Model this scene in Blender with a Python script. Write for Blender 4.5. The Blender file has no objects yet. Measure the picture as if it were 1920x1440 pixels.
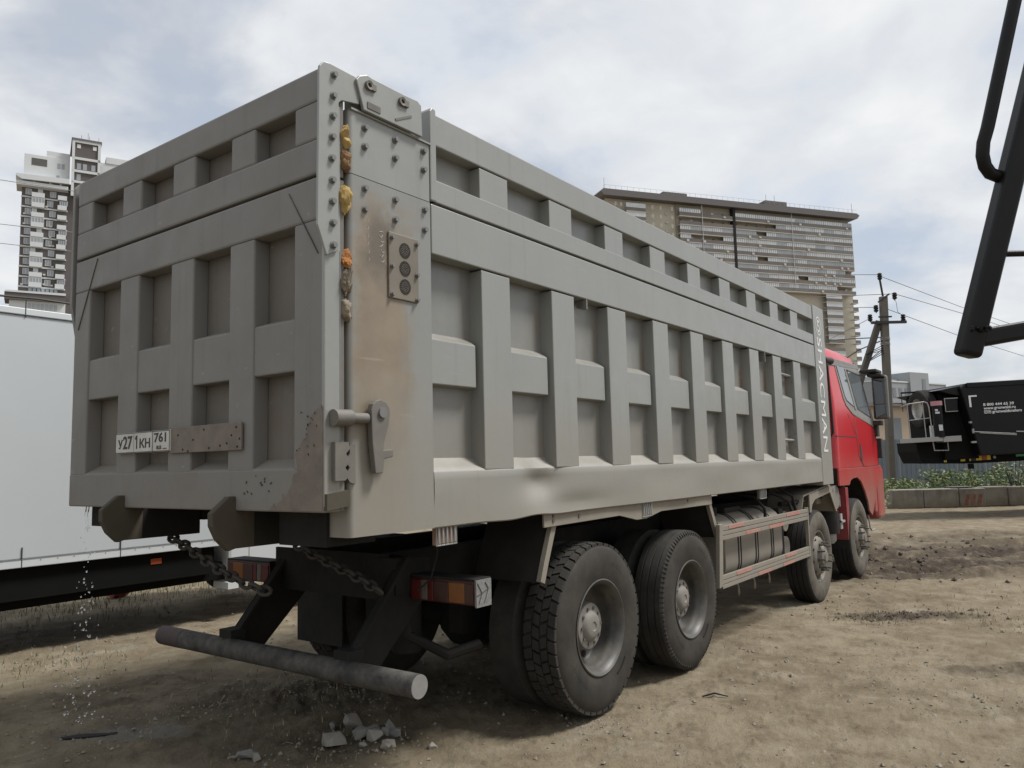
import bpy, bmesh, math, random
import numpy as np
from mathutils import Matrix, Vector
random.seed(7)
R_ = math.radians
S = bpy.context.scene
C = S.collection

# ------------------------------------------------------------------ camera
cam = bpy.data.cameras.new("camera"); co = bpy.data.objects.new("camera", cam); C.objects.link(co)
right = Vector((0.59552369, -0.80296774, -0.02437912)); down = Vector((0.06686316, 0.0797856, -0.99456703)); fwd = Vector((0.80055034, 0.59065816, 0.10120317))
co.matrix_world = Matrix.Translation((-2.543, -2.8515, 1.68)) @ Matrix((right, -down, -fwd)).transposed().to_4x4()
cam.sensor_width = 36; cam.lens = 36 * 1465.37 / 1920; cam.clip_end = 3000; cam.clip_start = 0.05
S.camera = co
# ------------------------------------------------------------------ sky, sun, exposure
SUN = Vector((0.42, -0.46, 1.0)).normalized()
elev = math.asin(SUN.z); rot = math.atan2(SUN.x, SUN.y)
w = bpy.data.worlds.new("World"); S.world = w; w.use_nodes = True
nt = w.node_tree; nd = nt.nodes; lk = nt.links; nd.clear()
out = nd.new("ShaderNodeOutputWorld"); bg = nd.new("ShaderNodeBackground"); bg.inputs[1].default_value = 0.1
sky = nd.new("ShaderNodeTexSky"); sky.sky_type = 'NISHITA'; sky.sun_disc = False; sky.sun_elevation = elev; sky.sun_rotation = rot
sky.air_density = 1.0; sky.dust_density = 2.0
tc = nd.new("ShaderNodeTexCoord"); sep = nd.new("ShaderNodeSeparateXYZ"); lk.new(tc.outputs['Generated'], sep.inputs[0])
def wm(op, a, b=None, c=None):
    m = nd.new("ShaderNodeMath"); m.operation = op
    for i, x in enumerate((a, b, c)):
        if x is None: continue
        if isinstance(x, (int, float)): m.inputs[i].default_value = x
        else: lk.new(x, m.inputs[i])
    return m.outputs[0]
zz = wm('ADD', wm('MAXIMUM', sep.outputs[2], 0.0), 0.22)
cmb = nd.new("ShaderNodeCombineXYZ"); lk.new(wm('DIVIDE', sep.outputs[0], zz), cmb.inputs[0]); lk.new(wm('DIVIDE', sep.outputs[1], zz), cmb.inputs[1])
def wnoise(scale, det, rough, off):
    mp = nd.new("ShaderNodeMapping"); mp.inputs['Location'].default_value = off; lk.new(cmb.outputs[0], mp.inputs[0])
    n = nd.new("ShaderNodeTexNoise"); n.inputs['Scale'].default_value = scale; n.inputs['Detail'].default_value = det; n.inputs['Roughness'].default_value = rough
    n.inputs['Distortion'].default_value = 0.25
    lk.new(mp.outputs[0], n.inputs[0]); return n.outputs[0]
def wramp(v, stops):
    r = nd.new("ShaderNodeValToRGB"); e = r.color_ramp.elements
    while len(e) < len(stops): e.new(0.5)
    for k, (p, c) in enumerate(stops): e[k].position = p; e[k].color = (*c, 1)
    lk.new(v, r.inputs[0]); return r.outputs[0]
big = wnoise(1.5, 8, 0.5, (3.1, 1.3, 0)); fine = wnoise(3.0, 10, 0.52, (0.4, 7.7, 0))
cover = wramp(wm('ADD', wm('MULTIPLY', big, 0.7), wm('MULTIPLY', fine, 0.3)), [(0.40, (0.62,)*3), (0.50, (0.96,)*3), (0.58, (1,)*3)])
shade = wramp(wm('ADD', wm('MULTIPLY', fine, 0.65), wm('MULTIPLY', big, 0.35)), [(0.38, (6.7, 7.3, 8.2)), (0.5, (7.7, 7.95, 8.3)), (0.63, (8.9, 9.05, 9.15))])
mx = nd.new("ShaderNodeMix"); mx.data_type = 'RGBA'
lk.new(cover, mx.inputs[0]); lk.new(sky.outputs[0], mx.inputs[6]); lk.new(shade, mx.inputs[7])
lk.new(mx.outputs[2], bg.inputs[0]); lk.new(bg.outputs[0], out.inputs[0])
sl = bpy.data.lights.new("sun", 'SUN'); so = bpy.data.objects.new("sun", sl); C.objects.link(so)
sl.energy = 4.4; sl.angle = R_(14); sl.color = (1.0, 0.975, 0.94)
so.rotation_euler = (-SUN).to_track_quat('-Z', 'Y').to_euler(); so.location = (0, -10, 30)
S.view_settings.view_transform = 'Standard'; S.view_settings.look = 'None'; S.view_settings.gamma = 1.0; S.view_settings.use_curve_mapping = False
S.view_settings.exposure = 0.0
S.render.engine = 'CYCLES'

# ------------------------------------------------------------------ materials
class NB:
    def __init__(s, name):
        s.m = bpy.data.materials.new(name); s.m.use_nodes = True; s.t = s.m.node_tree; s.n = s.t.nodes; s.l = s.t.links
        s.b = s.n['Principled BSDF']; s.g = s.n.new("ShaderNodeNewGeometry"); s.P = s.g.outputs['Position']; s._xyz = None
    def put(s, sock, v):
        if isinstance(v, (int, float)): sock.default_value = v
        elif isinstance(v, (tuple, list)): sock.default_value = (*v, 1) if len(v) == 3 and sock.type == 'RGBA' else v
        else: s.l.new(v, sock)
    def math(s, op, a, b=None, clamp=False):
        m = s.n.new("ShaderNodeMath"); m.operation = op; m.use_clamp = clamp; s.put(m.inputs[0], a)
        if b is not None: s.put(m.inputs[1], b)
        return m.outputs[0]
    def xyz(s):
        if s._xyz is None:
            q = s.n.new("ShaderNodeSeparateXYZ"); s.l.new(s.P, q.inputs[0]); s._xyz = q.outputs
        return s._xyz
    def noise(s, scale, det=4, rough=0.55, stretch=(1, 1, 1), off=(0, 0, 0)):
        mp = s.n.new("ShaderNodeMapping"); mp.inputs['Scale'].default_value = stretch; mp.inputs['Location'].default_value = off; s.l.new(s.P, mp.inputs[0])
        n = s.n.new("ShaderNodeTexNoise"); n.inputs['Scale'].default_value = scale; n.inputs['Detail'].default_value = det; n.inputs['Roughness'].default_value = rough
        s.l.new(mp.outputs[0], n.inputs[0]); return n.outputs[0]
    def ramp(s, v, lo, hi, a=0.0, b=1.0):
        m = s.n.new("ShaderNodeMapRange"); m.clamp = True; s.put(m.inputs[0], v)
        for i, x in zip((1, 2, 3, 4), (lo, hi, a, b)): m.inputs[i].default_value = x
        return m.outputs[0]
    def mix(s, f, a, b, mode='MIX'):
        m = s.n.new("ShaderNodeMix"); m.data_type = 'RGBA'; m.blend_type = mode; s.put(m.inputs[0], f); s.put(m.inputs[6], a); s.put(m.inputs[7], b); return m.outputs[2]
    def bump(s, h, strength=0.3, dist=0.01):
        b = s.n.new("ShaderNodeBump"); b.inputs['Strength'].default_value = strength; b.inputs['Distance'].default_value = dist; s.put(b.inputs['Height'], h)
        s.l.new(b.outputs[0], s.b.inputs['Normal']); return s
    def fin(s, col, rough=0.6, metal=0.0, spec=None):
        s.put(s.b.inputs['Base Color'], col); s.put(s.b.inputs['Roughness'], rough); s.put(s.b.inputs['Metallic'], metal)
        if spec is not None: s.b.inputs['Specular IOR Level'].default_value = spec
        return s.m

def simple(name, col, rough=0.6, metal=0.0, var=0.25, scale=6.0, dust=0.0, dustcol=(0.27, 0.23, 0.18), bump=0.0, z0=None, z1=None, spec=None):
    """base colour with mottling, plus dust in uneven patches (heavier below z1 when given)"""
    n = NB(name); a = n.noise(scale, 6, 0.6); 
    c = n.mix(a, tuple(x * (1 - var) for x in col), tuple(min(x * (1 + var), 1) for x in col))
    if dust > 0:
        d = n.ramp(n.noise(scale * 0.6, 7, 0.65, off=(5, 2, 9)), 0.35, 0.7)
        if z0 is not None: 
            d = n.math('MULTIPLY', n.math('ADD', d, 0.35), n.ramp(n.xyz()[2], z0, z1, 1.0, 0.12))
        c = n.mix(n.math('MULTIPLY', d, dust, True), c, dustcol)
    if bump: n.bump(n.noise(scale * 6, 4), bump, 0.005)
    return n.fin(c, rough, metal, spec)

def truck_paint(name, base, low_dust=0.6, streak=0.35, rust=0.0, stain=False, corner=False, gloss=0.28):
    n = NB(name); x, y, z = n.xyz()
    a = n.noise(1.3, 5, 0.6); fine = n.noise(22, 6, 0.7)
    c = n.mix(a, tuple(v * 0.86 for v in base), tuple(v * 1.10 for v in base)); ds = n.ramp(n.noise(13, 5, 0.6, stretch=(1, 1, 0.05), off=(1, 6, 0)), 0.56, 0.74); c = n.mix(n.math('MULTIPLY', ds, 0.28), c, tuple(v * 0.5 for v in base))
    c = n.mix(n.math('MULTIPLY', n.ramp(fine, 0.5, 0.75), 0.14), c, (0.27, 0.24, 0.20))
    st = n.ramp(n.noise(9, 5, 0.6, stretch=(1, 1, 0.07), off=(3, 1, 0)), 0.5, 0.72)
    c = n.mix(n.math('MULTIPLY', st, streak * 0.5), c, (0.25, 0.225, 0.19))
    zz = n.math('ADD', z, n.math('MULTIPLY', n.math('SUBTRACT', n.noise(1.7, 5, 0.6), 0.5), 1.1))
    low = n.ramp(zz, 1.40, 2.25, 1.0, 0.0)
    c = n.mix(n.math('MULTIPLY', low, low_dust), c, (0.222, 0.193, 0.154))
    sp = n.ramp(n.noise(75, 3, 0.5), 0.70, 0.76); sp = n.math('MULTIPLY', sp, n.ramp(n.noise(2.2, 3), 0.5, 0.65))
    c = n.mix(n.math('MULTIPLY', sp, 0.5), c, (0.13, 0.10, 0.08))
    if corner:
        c = n.mix(n.math('MULTIPLY', n.ramp(n.noise(2.1, 7, 0.7, off=(9, 4, 4)), 0.5, 0.68), 0.5), c, (0.215, 0.20, 0.17))
    if stain:  # brown exhaust stain that spreads down from the vent plate
        e = n.math('MULTIPLY', n.math('SUBTRACT', n.noise(4.5, 6, 0.65), 0.5), 0.35)
        xs = n.math('ADD', x, e); zs = n.math('ADD', z, n.math('MULTIPLY', e, 2.2))
        sx = n.math('MULTIPLY', n.ramp(xs, -0.02, 0.08), n.ramp(xs, 0.34, 0.47, 1.0, 0.0))
        sz = n.math('MULTIPLY', n.ramp(zs, 1.55, 2.2, 0.25, 1.0), n.ramp(zs, 2.85, 3.08, 1.0, 0.0))
        sm = n.math('MULTIPLY', sx, sz)
        c = n.mix(n.math('MULTIPLY', sm, 0.88), c, n.mix(n.noise(6, 5), (0.145, 0.108, 0.068), (0.275, 0.215, 0.145)))
        dk = n.math('MULTIPLY', n.ramp(n.math('ADD', z, e), 2.5, 2.75), n.ramp(n.math('ADD', z, e), 2.88, 3.0, 1.0, 0.0))
        dk = n.math('MULTIPLY', dk, n.math('MULTIPLY', n.ramp(xs, 0.06, 0.16), n.ramp(xs, 0.27, 0.34, 1.0, 0.0)))
        c = n.mix(n.math('MULTIPLY', dk, 0.75), c, (0.085, 0.07, 0.05))
    if rust > 0:
        r = n.ramp(n.noise(2.6, 7, 0.7, off=(7, 7, 7)), 0.52, 0.7)
        r = n.math('MULTIPLY', r, n.ramp(zz, 1.4, 2.1, 1.0, 0.25))
        c = n.mix(n.math('MULTIPLY', r, rust), c, n.mix(n.noise(40, 4), (0.11, 0.075, 0.055), (0.21, 0.15, 0.115)))
    if corner:  # rust that runs down beside each rib, over the crossbar weld
        ph = n.math('FRACT', n.math('DIVIDE', n.math('SUBTRACT', x, 0.29), 0.757))
        e2 = n.math('MULTIPLY', n.math('SUBTRACT', n.noise(7, 5, 0.7), 0.5), 0.22)
        cm = n.math('MULTIPLY', n.ramp(n.math('ADD', ph, e2), 0.82, 0.98), n.math('MULTIPLY', n.ramp(n.math('ADD', z, e2), 2.36, 2.44), n.ramp(n.math('ADD', z, e2), 2.5, 2.78, 1.0, 0.0)))
        cm = n.math('MULTIPLY', cm, n.ramp(n.noise(1.4, 3, off=(2, 2, 2)), 0.42, 0.58))
        c = n.mix(n.math('MULTIPLY', cm, 0.85), c, (0.20, 0.10, 0.04))
    nz = n.n.new('ShaderNodeSeparateXYZ'); n.l.new(n.g.outputs['Normal'], nz.inputs[0])
    c = n.mix(n.math('MULTIPLY', n.ramp(nz.outputs[2], 0.35, 0.8), n.ramp(n.noise(6, 5, 0.7), 0.3, 0.6, 0.2, 0.7)), c, (0.20, 0.178, 0.145))
    sc = n.ramp(n.noise(14, 3, 0.5, stretch=(0.12, 1, 1.6), off=(8, 3, 2)), 0.70, 0.74); c = n.mix(n.math('MULTIPLY', sc, 0.22), c, (0.40, 0.39, 0.37))
    n.bump(n.math('ADD', n.math('MULTIPLY', fine, 0.25), n.math('ADD', n.noise(3.0, 3), n.math('MULTIPLY', n.noise(0.9, 2), 2.0))), 0.10, 0.025)
    return n.fin(c, n.math('ADD', n.ramp(n.noise(5, 4), 0.3, 0.7, 0.30 if gloss > .5 else .45, 0.44 if gloss > .5 else .65), n.math('MULTIPLY', low, 0.22)), 0.0, gloss)

M = {}
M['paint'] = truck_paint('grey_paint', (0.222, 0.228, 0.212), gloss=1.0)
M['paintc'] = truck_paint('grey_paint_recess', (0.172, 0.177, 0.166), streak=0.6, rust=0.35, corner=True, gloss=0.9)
M['post'] = truck_paint('grey_paint_stained', (0.212, 0.217, 0.203), stain=True, gloss=0.7)
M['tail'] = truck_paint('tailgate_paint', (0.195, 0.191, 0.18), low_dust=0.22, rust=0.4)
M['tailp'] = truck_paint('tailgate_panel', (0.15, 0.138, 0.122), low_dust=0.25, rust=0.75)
M['bare'] = simple('bare_primer_brown', (0.15, 0.125, 0.108), 0.8, var=0.4, scale=14, dust=0.35, bump=0.2)
M['red'] = simple('red_cab_paint', (0.50, 0.010, 0.02), 0.22, var=0.08, scale=2, dust=0.7, dustcol=(0.27, 0.17, 0.14), z0=1.05, z1=1.75, spec=0.55)
M['redflap'] = simple('red_flap_paint', (0.22, 0.012, 0.02), 0.5, var=0.15, dust=0.25)
M['cabtrim'] = simple('grey_cab_trim', (0.12, 0.12, 0.115), 0.5, var=0.15, dust=0.2)
M['window_trim'] = simple('light_window_trim', (0.2, 0.2, 0.19), 0.55, var=0.15, dust=0.3)
M['dark'] = simple('dirty_black_steel', (0.014, 0.0135, 0.013), 0.8, var=0.4, scale=8, dust=0.5, dustcol=(0.034, 0.03, 0.026), bump=0.2, spec=.2)
M['rubber'] = simple('black_rubber', (0.016, 0.0155, 0.015), 0.8, var=0.3, dust=0.4, dustcol=(0.055, 0.048, 0.04), spec=.25)
M['tread'] = simple('worn_tyre_tread', (0.024, 0.023, 0.021), 0.85, var=0.4, scale=12, dust=0.6, dustcol=(0.06, 0.053, 0.043), bump=0.4, spec=.3)
M['sidewall'] = simple('dusty_sidewall', (0.026, 0.024, 0.021), 0.75, spec=.3, var=0.3, scale=9, dust=0.7, dustcol=(0.062, 0.053, 0.042), bump=0.15)
M['sidewall_dusty'] = simple('very_dusty_sidewall', (0.075, 0.067, 0.055), 0.85, spec=.3, var=0.3, scale=8, dust=0.8, dustcol=(0.16, 0.14, 0.112), bump=0.15)
M['rim'] = simple('dirty_grey_rim', (0.04, 0.039, 0.036), 0.5, var=0.35, scale=7, dust=0.6, dustcol=(0.155, 0.138, 0.115), bump=0.15)
M['hub'] = simple('grey_hub_cap', (0.17, 0.16, 0.142), 0.65, var=0.2, scale=10, dust=0.6, dustcol=(0.225, 0.2, 0.168))
M['rimdust'] = simple('dusty_front_rim', (0.155, 0.14, 0.118), 0.75, var=0.25, scale=9, dust=0.6, dustcol=(0.22, 0.19, 0.155))
M['nut'] = simple('dark_nut', (0.06, 0.056, 0.05), 0.6, var=0.3, dust=0.4)
M['guard'] = simple('dusty_side_guard', (0.215, 0.193, 0.16), 0.75, var=0.15, scale=9, dust=0.6, dustcol=(0.25, 0.22, 0.178), spec=.25)
M['tank'] = simple('dusty_fuel_tank', (0.20, 0.182, 0.152), 0.65, var=0.18, scale=5, dust=0.6, dustcol=(0.24, 0.21, 0.17), spec=.3)
M['barsteel'] = simple('worn_grey_pipe', (0.034, 0.033, 0.032), 0.7, var=0.6, scale=14, dust=0.9, dustcol=(0.125, 0.116, 0.104), bump=0.5, spec=.3)
M['pipeend'] = simple('pale_pipe_end', (0.19, 0.185, 0.175), 0.7, var=0.25, scale=25)
M['redworn'] = simple('worn_red_paint', (0.075, 0.046, 0.048), 0.75, var=0.5, scale=15, dust=1.0, dustcol=(0.055, 0.05, 0.047))
M['bolt'] = simple('grey_bolt', (0.15, 0.15, 0.147), 0.5, var=0.2, scale=20)
M['ear'] = simple('olive_dirty_steel', (0.062, 0.054, 0.04), 0.75, var=0.3, scale=7, dust=0.4, dustcol=(0.10, 0.088, 0.068), bump=0.15, spec=.2)
M['latch'] = simple('latch_steel', (0.115, 0.109, 0.097), 0.65, var=0.25, scale=12, dust=0.5, dustcol=(0.19, 0.168, 0.135))
M['vent'] = simple('sooty_vent_plate', (0.14, 0.122, 0.098), 0.55, var=0.4, scale=5, dust=0.5, dustcol=(0.21, 0.175, 0.128))
M['foil'] = simple('dirty_foil', (0.19, 0.19, 0.185), 0.45, var=0.5, scale=60, bump=0.6)
M['hole'] = simple('dark_hole', (0.012, 0.011, 0.01), 0.9)
M['redlens'] = simple('dirty_red_lens', (0.10, 0.009, 0.009), 0.3, var=0.25, scale=20, dust=0.3, dustcol=(0.1, 0.07, 0.055))
M['darkred'] = simple('dark_red_lens', (0.045, 0.010, 0.009), 0.35, var=0.25, scale=20, dust=0.3, dustcol=(0.1, 0.07, 0.055))
M['clearlens'] = simple('dirty_clear_lens', (0.13, 0.115, 0.10), 0.3, var=0.2, scale=20)
M['amber'] = simple('amber_lens', (0.20, 0.065, 0.012), 0.3, var=0.25, scale=20, dust=0.2, dustcol=(0.16, 0.1, 0.05))
M['amberdust'] = simple('dusty_amber_lens', (0.24, 0.15, 0.10), 0.5, var=0.2, scale=20)
M['chain'] = simple('rusty_chain_steel', (0.045, 0.04, 0.034), 0.7, var=0.4, scale=20)
M['white_plate'] = simple('number_plate_white', (0.52, 0.51, 0.47), 0.5, var=0.1, scale=15, dust=0.3)
M['black_print'] = simple('black_print', (0.03, 0.03, 0.03), 0.6, var=0.1)
M['white_print'] = simple('white_print', (0.66, 0.66, 0.64), 0.6, var=0.12, scale=20, dust=0.35, dustcol=(0.3, 0.27, 0.22), z0=1.6, z1=2.0)
M['white_trail'] = simple('clean_white_print', (0.75, 0.75, 0.75), 0.6, var=0.05)
M['whitebox'] = simple('white_box_panel', (0.47, 0.50, 0.515), 0.5, var=0.05, scale=0.8, dust=0.1)
M['whitetrim'] = simple('white_box_trim', (0.55, 0.575, 0.585), 0.4, var=0.05, scale=2)
M['seam'] = simple('seam_black', (0.03, 0.03, 0.03), 0.7)
M['silver'] = simple('silver_metal', (0.5, 0.5, 0.48), 0.35, 0.6, var=0.15, scale=20, dust=0.3)
M['yellow_rag'] = simple('yellow_rag', (0.40, 0.28, 0.10), 0.95, var=0.5, scale=30, dust=0.6, dustcol=(0.30, 0.19, 0.08), bump=0.5)
M['brown_rag'] = simple('brown_rag', (0.17, 0.095, 0.045), 0.9, var=0.5, scale=18, dust=0.5, dustcol=(0.30, 0.18, 0.07), bump=0.6)
M['orange_rag'] = simple('orange_rag', (0.38, 0.16, 0.05), 0.9, var=0.45, scale=20, bump=0.5)
M['grey_rag'] = simple('grey_rag', (0.20, 0.165, 0.12), 0.9, var=0.45, scale=26, bump=0.6)
M['rubble'] = simple('pale_rubble', (0.235, 0.222, 0.19), 0.9, var=0.3, scale=25, dust=0.5, dustcol=(0.26, 0.235, 0.19), bump=0.8)
M['rubble_grey'] = simple('grey_rubble', (0.17, 0.167, 0.155), 0.9, var=0.35, scale=30, dust=0.4, dustcol=(0.25, 0.235, 0.2), bump=0.8)
M['concrete'] = simple('pole_concrete', (0.155, 0.142, 0.12), 0.85, var=0.2, scale=5, bump=0.15)
M['strut'] = simple('strut_concrete', (0.11, 0.102, 0.09), 0.85, var=0.25, scale=5, bump=0.15)
M['insul'] = simple('black_insulator', (0.018, 0.018, 0.018), 0.4)
M['wire'] = simple('wire_grey', (0.12, 0.12, 0.12), 0.6)
M['wireblack'] = simple('cable_black', (0.015, 0.015, 0.017), 0.6)
M['traileblack'] = simple('gloss_black_trailer', (0.006, 0.0065, 0.007), 0.35, var=0.3, scale=2, spec=.22)
M['chassisblack'] = simple('matt_black_chassis', (0.006, 0.006, 0.006), 0.7, var=0.3, spec=.12)
M['galv'] = simple('galvanised_grey', (0.30, 0.30, 0.29), 0.5, var=0.15, scale=10)
M['yellow'] = simple('yellow_reflector', (0.60, 0.47, 0.03), 0.5, var=0.1)
M['orange'] = simple('orange_reflector', (0.36, 0.07, 0.02), 0.5, var=0.1)
M['green'] = simple('green_marker', (0.06, 0.35, 0.16), 0.5, var=0.1)
M['pinklabel'] = simple('pink_label', (0.45, 0.22, 0.24), 0.5, var=0.1)
M['black_tube'] = simple('black_painted_tube', (0.006, 0.006, 0.0065), 0.45, var=0.4, scale=20, dust=0.15, dustcol=(0.02, 0.019, 0.018), spec=.25)
M['fence'] = simple('blue_grey_sheet', (0.15, 0.19, 0.225), 0.5, var=0.12, scale=3, dust=0.3, dustcol=(0.2, 0.2, 0.19))
M['peach'] = simple('peach_render', (0.42, 0.335, 0.255), 0.9, var=0.06, scale=2)
M['greyoffice'] = simple('grey_panel_office', (0.27, 0.285, 0.295), 0.8, var=0.06, scale=0.3)
M['officewin'] = simple('office_glass', (0.15, 0.17, 0.185), 0.3, var=0.3, scale=0.4)
M['towerwhite'] = simple('white_render', (0.56, 0.58, 0.585), 0.8, var=0.06, scale=0.2)
M['towerbrown'] = simple('brown_cladding', (0.10, 0.088, 0.083), 0.8, var=0.12, scale=0.4)
M['towerglass'] = simple('tower_glass', (0.30, 0.32, 0.34), 0.25, var=0.3, scale=0.3)
M['towerdark'] = simple('dark_recess', (0.09, 0.085, 0.08), 0.7, var=0.3, scale=0.5)
M['winframe'] = simple('white_window_frame', (0.60, 0.61, 0.615), 0.5, var=0.06)
M['bparapet'] = simple('brown_parapet', (0.15, 0.134, 0.122), 0.8, var=0.15, scale=0.25)
M['bwall'] = simple('sand_brick_wall', (0.48, 0.445, 0.37), 0.9, var=0.12, scale=0.3)
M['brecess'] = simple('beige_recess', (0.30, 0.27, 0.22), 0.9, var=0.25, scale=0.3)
M['bslab'] = simple('cream_slab', (0.46, 0.44, 0.39), 0.8, var=0.08)
M['broof'] = simple('dark_roof_fascia', (0.125, 0.113, 0.11), 0.7, var=0.12)
M['bglaze'] = simple('loggia_glazing', (0.58, 0.61, 0.625), 0.3, var=0.35, scale=0.45)
M['ac'] = simple('ac_unit_white', (0.5, 0.49, 0.46), 0.6, var=0.15, scale=2)
M['leaf'] = simple('weed_leaf', (0.125, 0.18, 0.06), 0.6, var=0.45, scale=6)
M['leafdry'] = simple('dry_weed', (0.22, 0.19, 0.08), 0.8, var=0.4, scale=5)
M['grass'] = simple('sparse_grass', (0.10, 0.11, 0.04), 0.7, var=0.5, scale=5)
M['straw'] = simple('dry_straw', (0.30, 0.25, 0.15), 0.8, var=0.35, scale=9)
M['gravel'] = simple('gravel_stone', (0.20, 0.172, 0.128), 0.9, var=0.45, scale=9)
M['redrag'] = simple('red_litter', (0.30, 0.04, 0.05), 0.7, var=0.3, scale=15)
def glass_mat():
    n = NB('cab_glass'); 
    return n.fin(n.mix(n.noise(2.0), (0.10, 0.115, 0.125), (0.16, 0.18, 0.19)), 0.06, 0.0, 1.0)
M['glass'] = glass_mat()
mm = NB('mirror_glass'); M['mirror'] = mm.fin((0.16, 0.165, 0.17), 0.04, 1.0)
wd = NB('water_drop'); wd.b.inputs['Transmission Weight'].default_value = 1.0; wd.b.inputs['IOR'].default_value = 1.33; M['water'] = wd.fin((0.95, 0.97, 1.0), 0.02)
def concrete_block_mat():
    n = NB('stained_concrete_block'); z = n.xyz()[2]
    c = n.mix(n.noise(3, 6, 0.65), (0.15, 0.14, 0.12), (0.36, 0.335, 0.285))
    st = n.ramp(n.noise(5, 5, 0.6, stretch=(1, 1, 0.15)), 0.48, 0.7)
    c = n.mix(n.math('MULTIPLY', st, 0.55), c, (0.10, 0.095, 0.08))
    low = n.ramp(n.math('ADD', z, n.math('MULTIPLY', n.noise(4), 0.4)), 0.2, 0.5, 0.7, 0.0)
    c = n.mix(low, c, (0.15, 0.125, 0.085)); n.bump(n.noise(20, 5), 0.4, 0.02)
    return n.fin(c, 0.9)
M['block'] = concrete_block_mat()

# ------------------------------------------------------------------ mesh helpers
W = {}
def wmat(o): return W.get(o, Matrix.Identity(4))
class MB:
    XF = None
    def __init__(s): s.v = []; s.f = []; s.mi = []; s.cur = 0
    def add(s, vs, fs):
        b = len(s.v); s.v += [tuple(p) for p in vs]; s.f += [tuple(b + i for i in f) for f in fs]; s.mi += [s.cur] * len(fs); return s
    def box(s, x0, x1, y0, y1, z0, z1):
        return s.add([(x0, y0, z0), (x1, y0, z0), (x1, y1, z0), (x0, y1, z0), (x0, y0, z1), (x1, y0, z1), (x1, y1, z1), (x0, y1, z1)],
                     [(0, 3, 2, 1), (4, 5, 6, 7), (0, 1, 5, 4), (1, 2, 6, 5), (2, 3, 7, 6), (3, 0, 4, 7)])
    def prism(s, poly, axis, a, b):
        n = len(poly)
        def P(p, t): return {'x': (t, p[0], p[1]), 'y': (p[0], t, p[1]), 'z': (p[0], p[1], t)}[axis]
        return s.add([P(p, a) for p in poly] + [P(p, b) for p in poly], [tuple(range(n)), tuple(range(2 * n - 1, n - 1, -1))] + [(i, (i + 1) % n, n + (i + 1) % n, n + i) for i in range(n)])
    def tube(s, path, r, n=8, closed=False):
        path = [Vector(p) for p in path]; k = len(path); rings = []; up = None
        for i, p in enumerate(path):
            if closed: t = (path[(i + 1) % k] - path[i - 1]).normalized()
            else: t = (path[min(i + 1, k - 1)] - path[max(i - 1, 0)]).normalized()
            if up is None: up = t.orthogonal().normalized()
            up = (up - t * up.dot(t)).normalized(); sd = t.cross(up)
            rr = r[i] if isinstance(r, (list, tuple)) else r
            rings.append([p + (up * math.cos(2 * math.pi * j / n) + sd * math.sin(2 * math.pi * j / n)) * rr for j in range(n)])
        fs = []; seg = k if closed else k - 1
        for i in range(seg):
            for j in range(n): fs.append((i * n + j, i * n + (j + 1) % n, ((i + 1) % k) * n + (j + 1) % n, ((i + 1) % k) * n + j))
        if not closed: fs += [tuple(range(n - 1, -1, -1)), tuple((k - 1) * n + j for j in range(n))]
        return s.add([q for r_ in rings for q in r_], fs)
    def cyl(s, p0, p1, r, n=16): return s.tube([p0, p1], r, n)
    def beam(s, p0, p1, w, h, up=(0, 0, 1)):
        p0, p1 = Vector(p0), Vector(p1); t = (p1 - p0).normalized(); u = Vector(up); sd = t.cross(u).normalized(); u = sd.cross(t)
        vs = [p + sd * a * w / 2 + u * b * h / 2 for p in (p0, p1) for a, b in ((-1, -1), (1, -1), (1, 1), (-1, 1))]
        return s.add(vs, [(0, 3, 2, 1), (4, 5, 6, 7), (0, 1, 5, 4), (1, 2, 6, 5), (2, 3, 7, 6), (3, 0, 4, 7)])
    def lathe(s, prof, c=(0, 0, 0), axis='y', n=48, cap0=False, cap1=False):
        """prof: (t along axis, radius)"""
        vs = []
        for t, r in prof:
            for j in range(n):
                a = 2 * math.pi * j / n; u, v = r * math.cos(a), r * math.sin(a)
                q = {'y': (u, t, v), 'x': (t, u, v), 'z': (u, v, t)}[axis]; vs.append((c[0] + q[0], c[1] + q[1], c[2] + q[2]))
        fs = [(i * n + j, i * n + (j + 1) % n, (i + 1) * n + (j + 1) % n, (i + 1) * n + j) for i in range(len(prof) - 1) for j in range(n)]
        if cap0: fs.append(tuple(range(n)))
        if cap1: fs.append(tuple(range((len(prof) - 1) * n, len(prof) * n)))
        return s.add(vs, fs)
    def lump(s, c, rx, ry, rz, rough=0.25, sub=2, seed=0, rotz=0.0):
        rng = random.Random(seed); bm = bmesh.new(); bmesh.ops.create_icosphere(bm, subdivisions=sub, radius=1)
        ph = [Vector((rng.uniform(-1, 1), rng.uniform(-1, 1), rng.uniform(-1, 1))).normalized() for _ in range(9)]
        cut = [rng.uniform(0.5, 0.9) for _ in range(9)]
        vs = []
        for v in bm.verts:
            p = v.co.normalized(); k = 1.0
            for d, ct in zip(ph, cut):
                dt = p.dot(d)
                if dt > 0: k = min(k, ct / max(dt, 1e-3) if ct / max(dt, 1e-3) < 1 else k)
            k *= 1 + rng.uniform(-rough, rough) * 0.35
            q = Vector((p.x * rx * k, p.y * ry * k, p.z * rz * k)); cs, sn = math.cos(rotz), math.sin(rotz)
            vs.append((c[0] + q.x * cs - q.y * sn, c[1] + q.x * sn + q.y * cs, c[2] + q.z))
        bm.verts.index_update(); fs = [tuple(v.index for v in f.verts) for f in bm.faces]; bm.free()
        return s.add(vs, fs)
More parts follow.
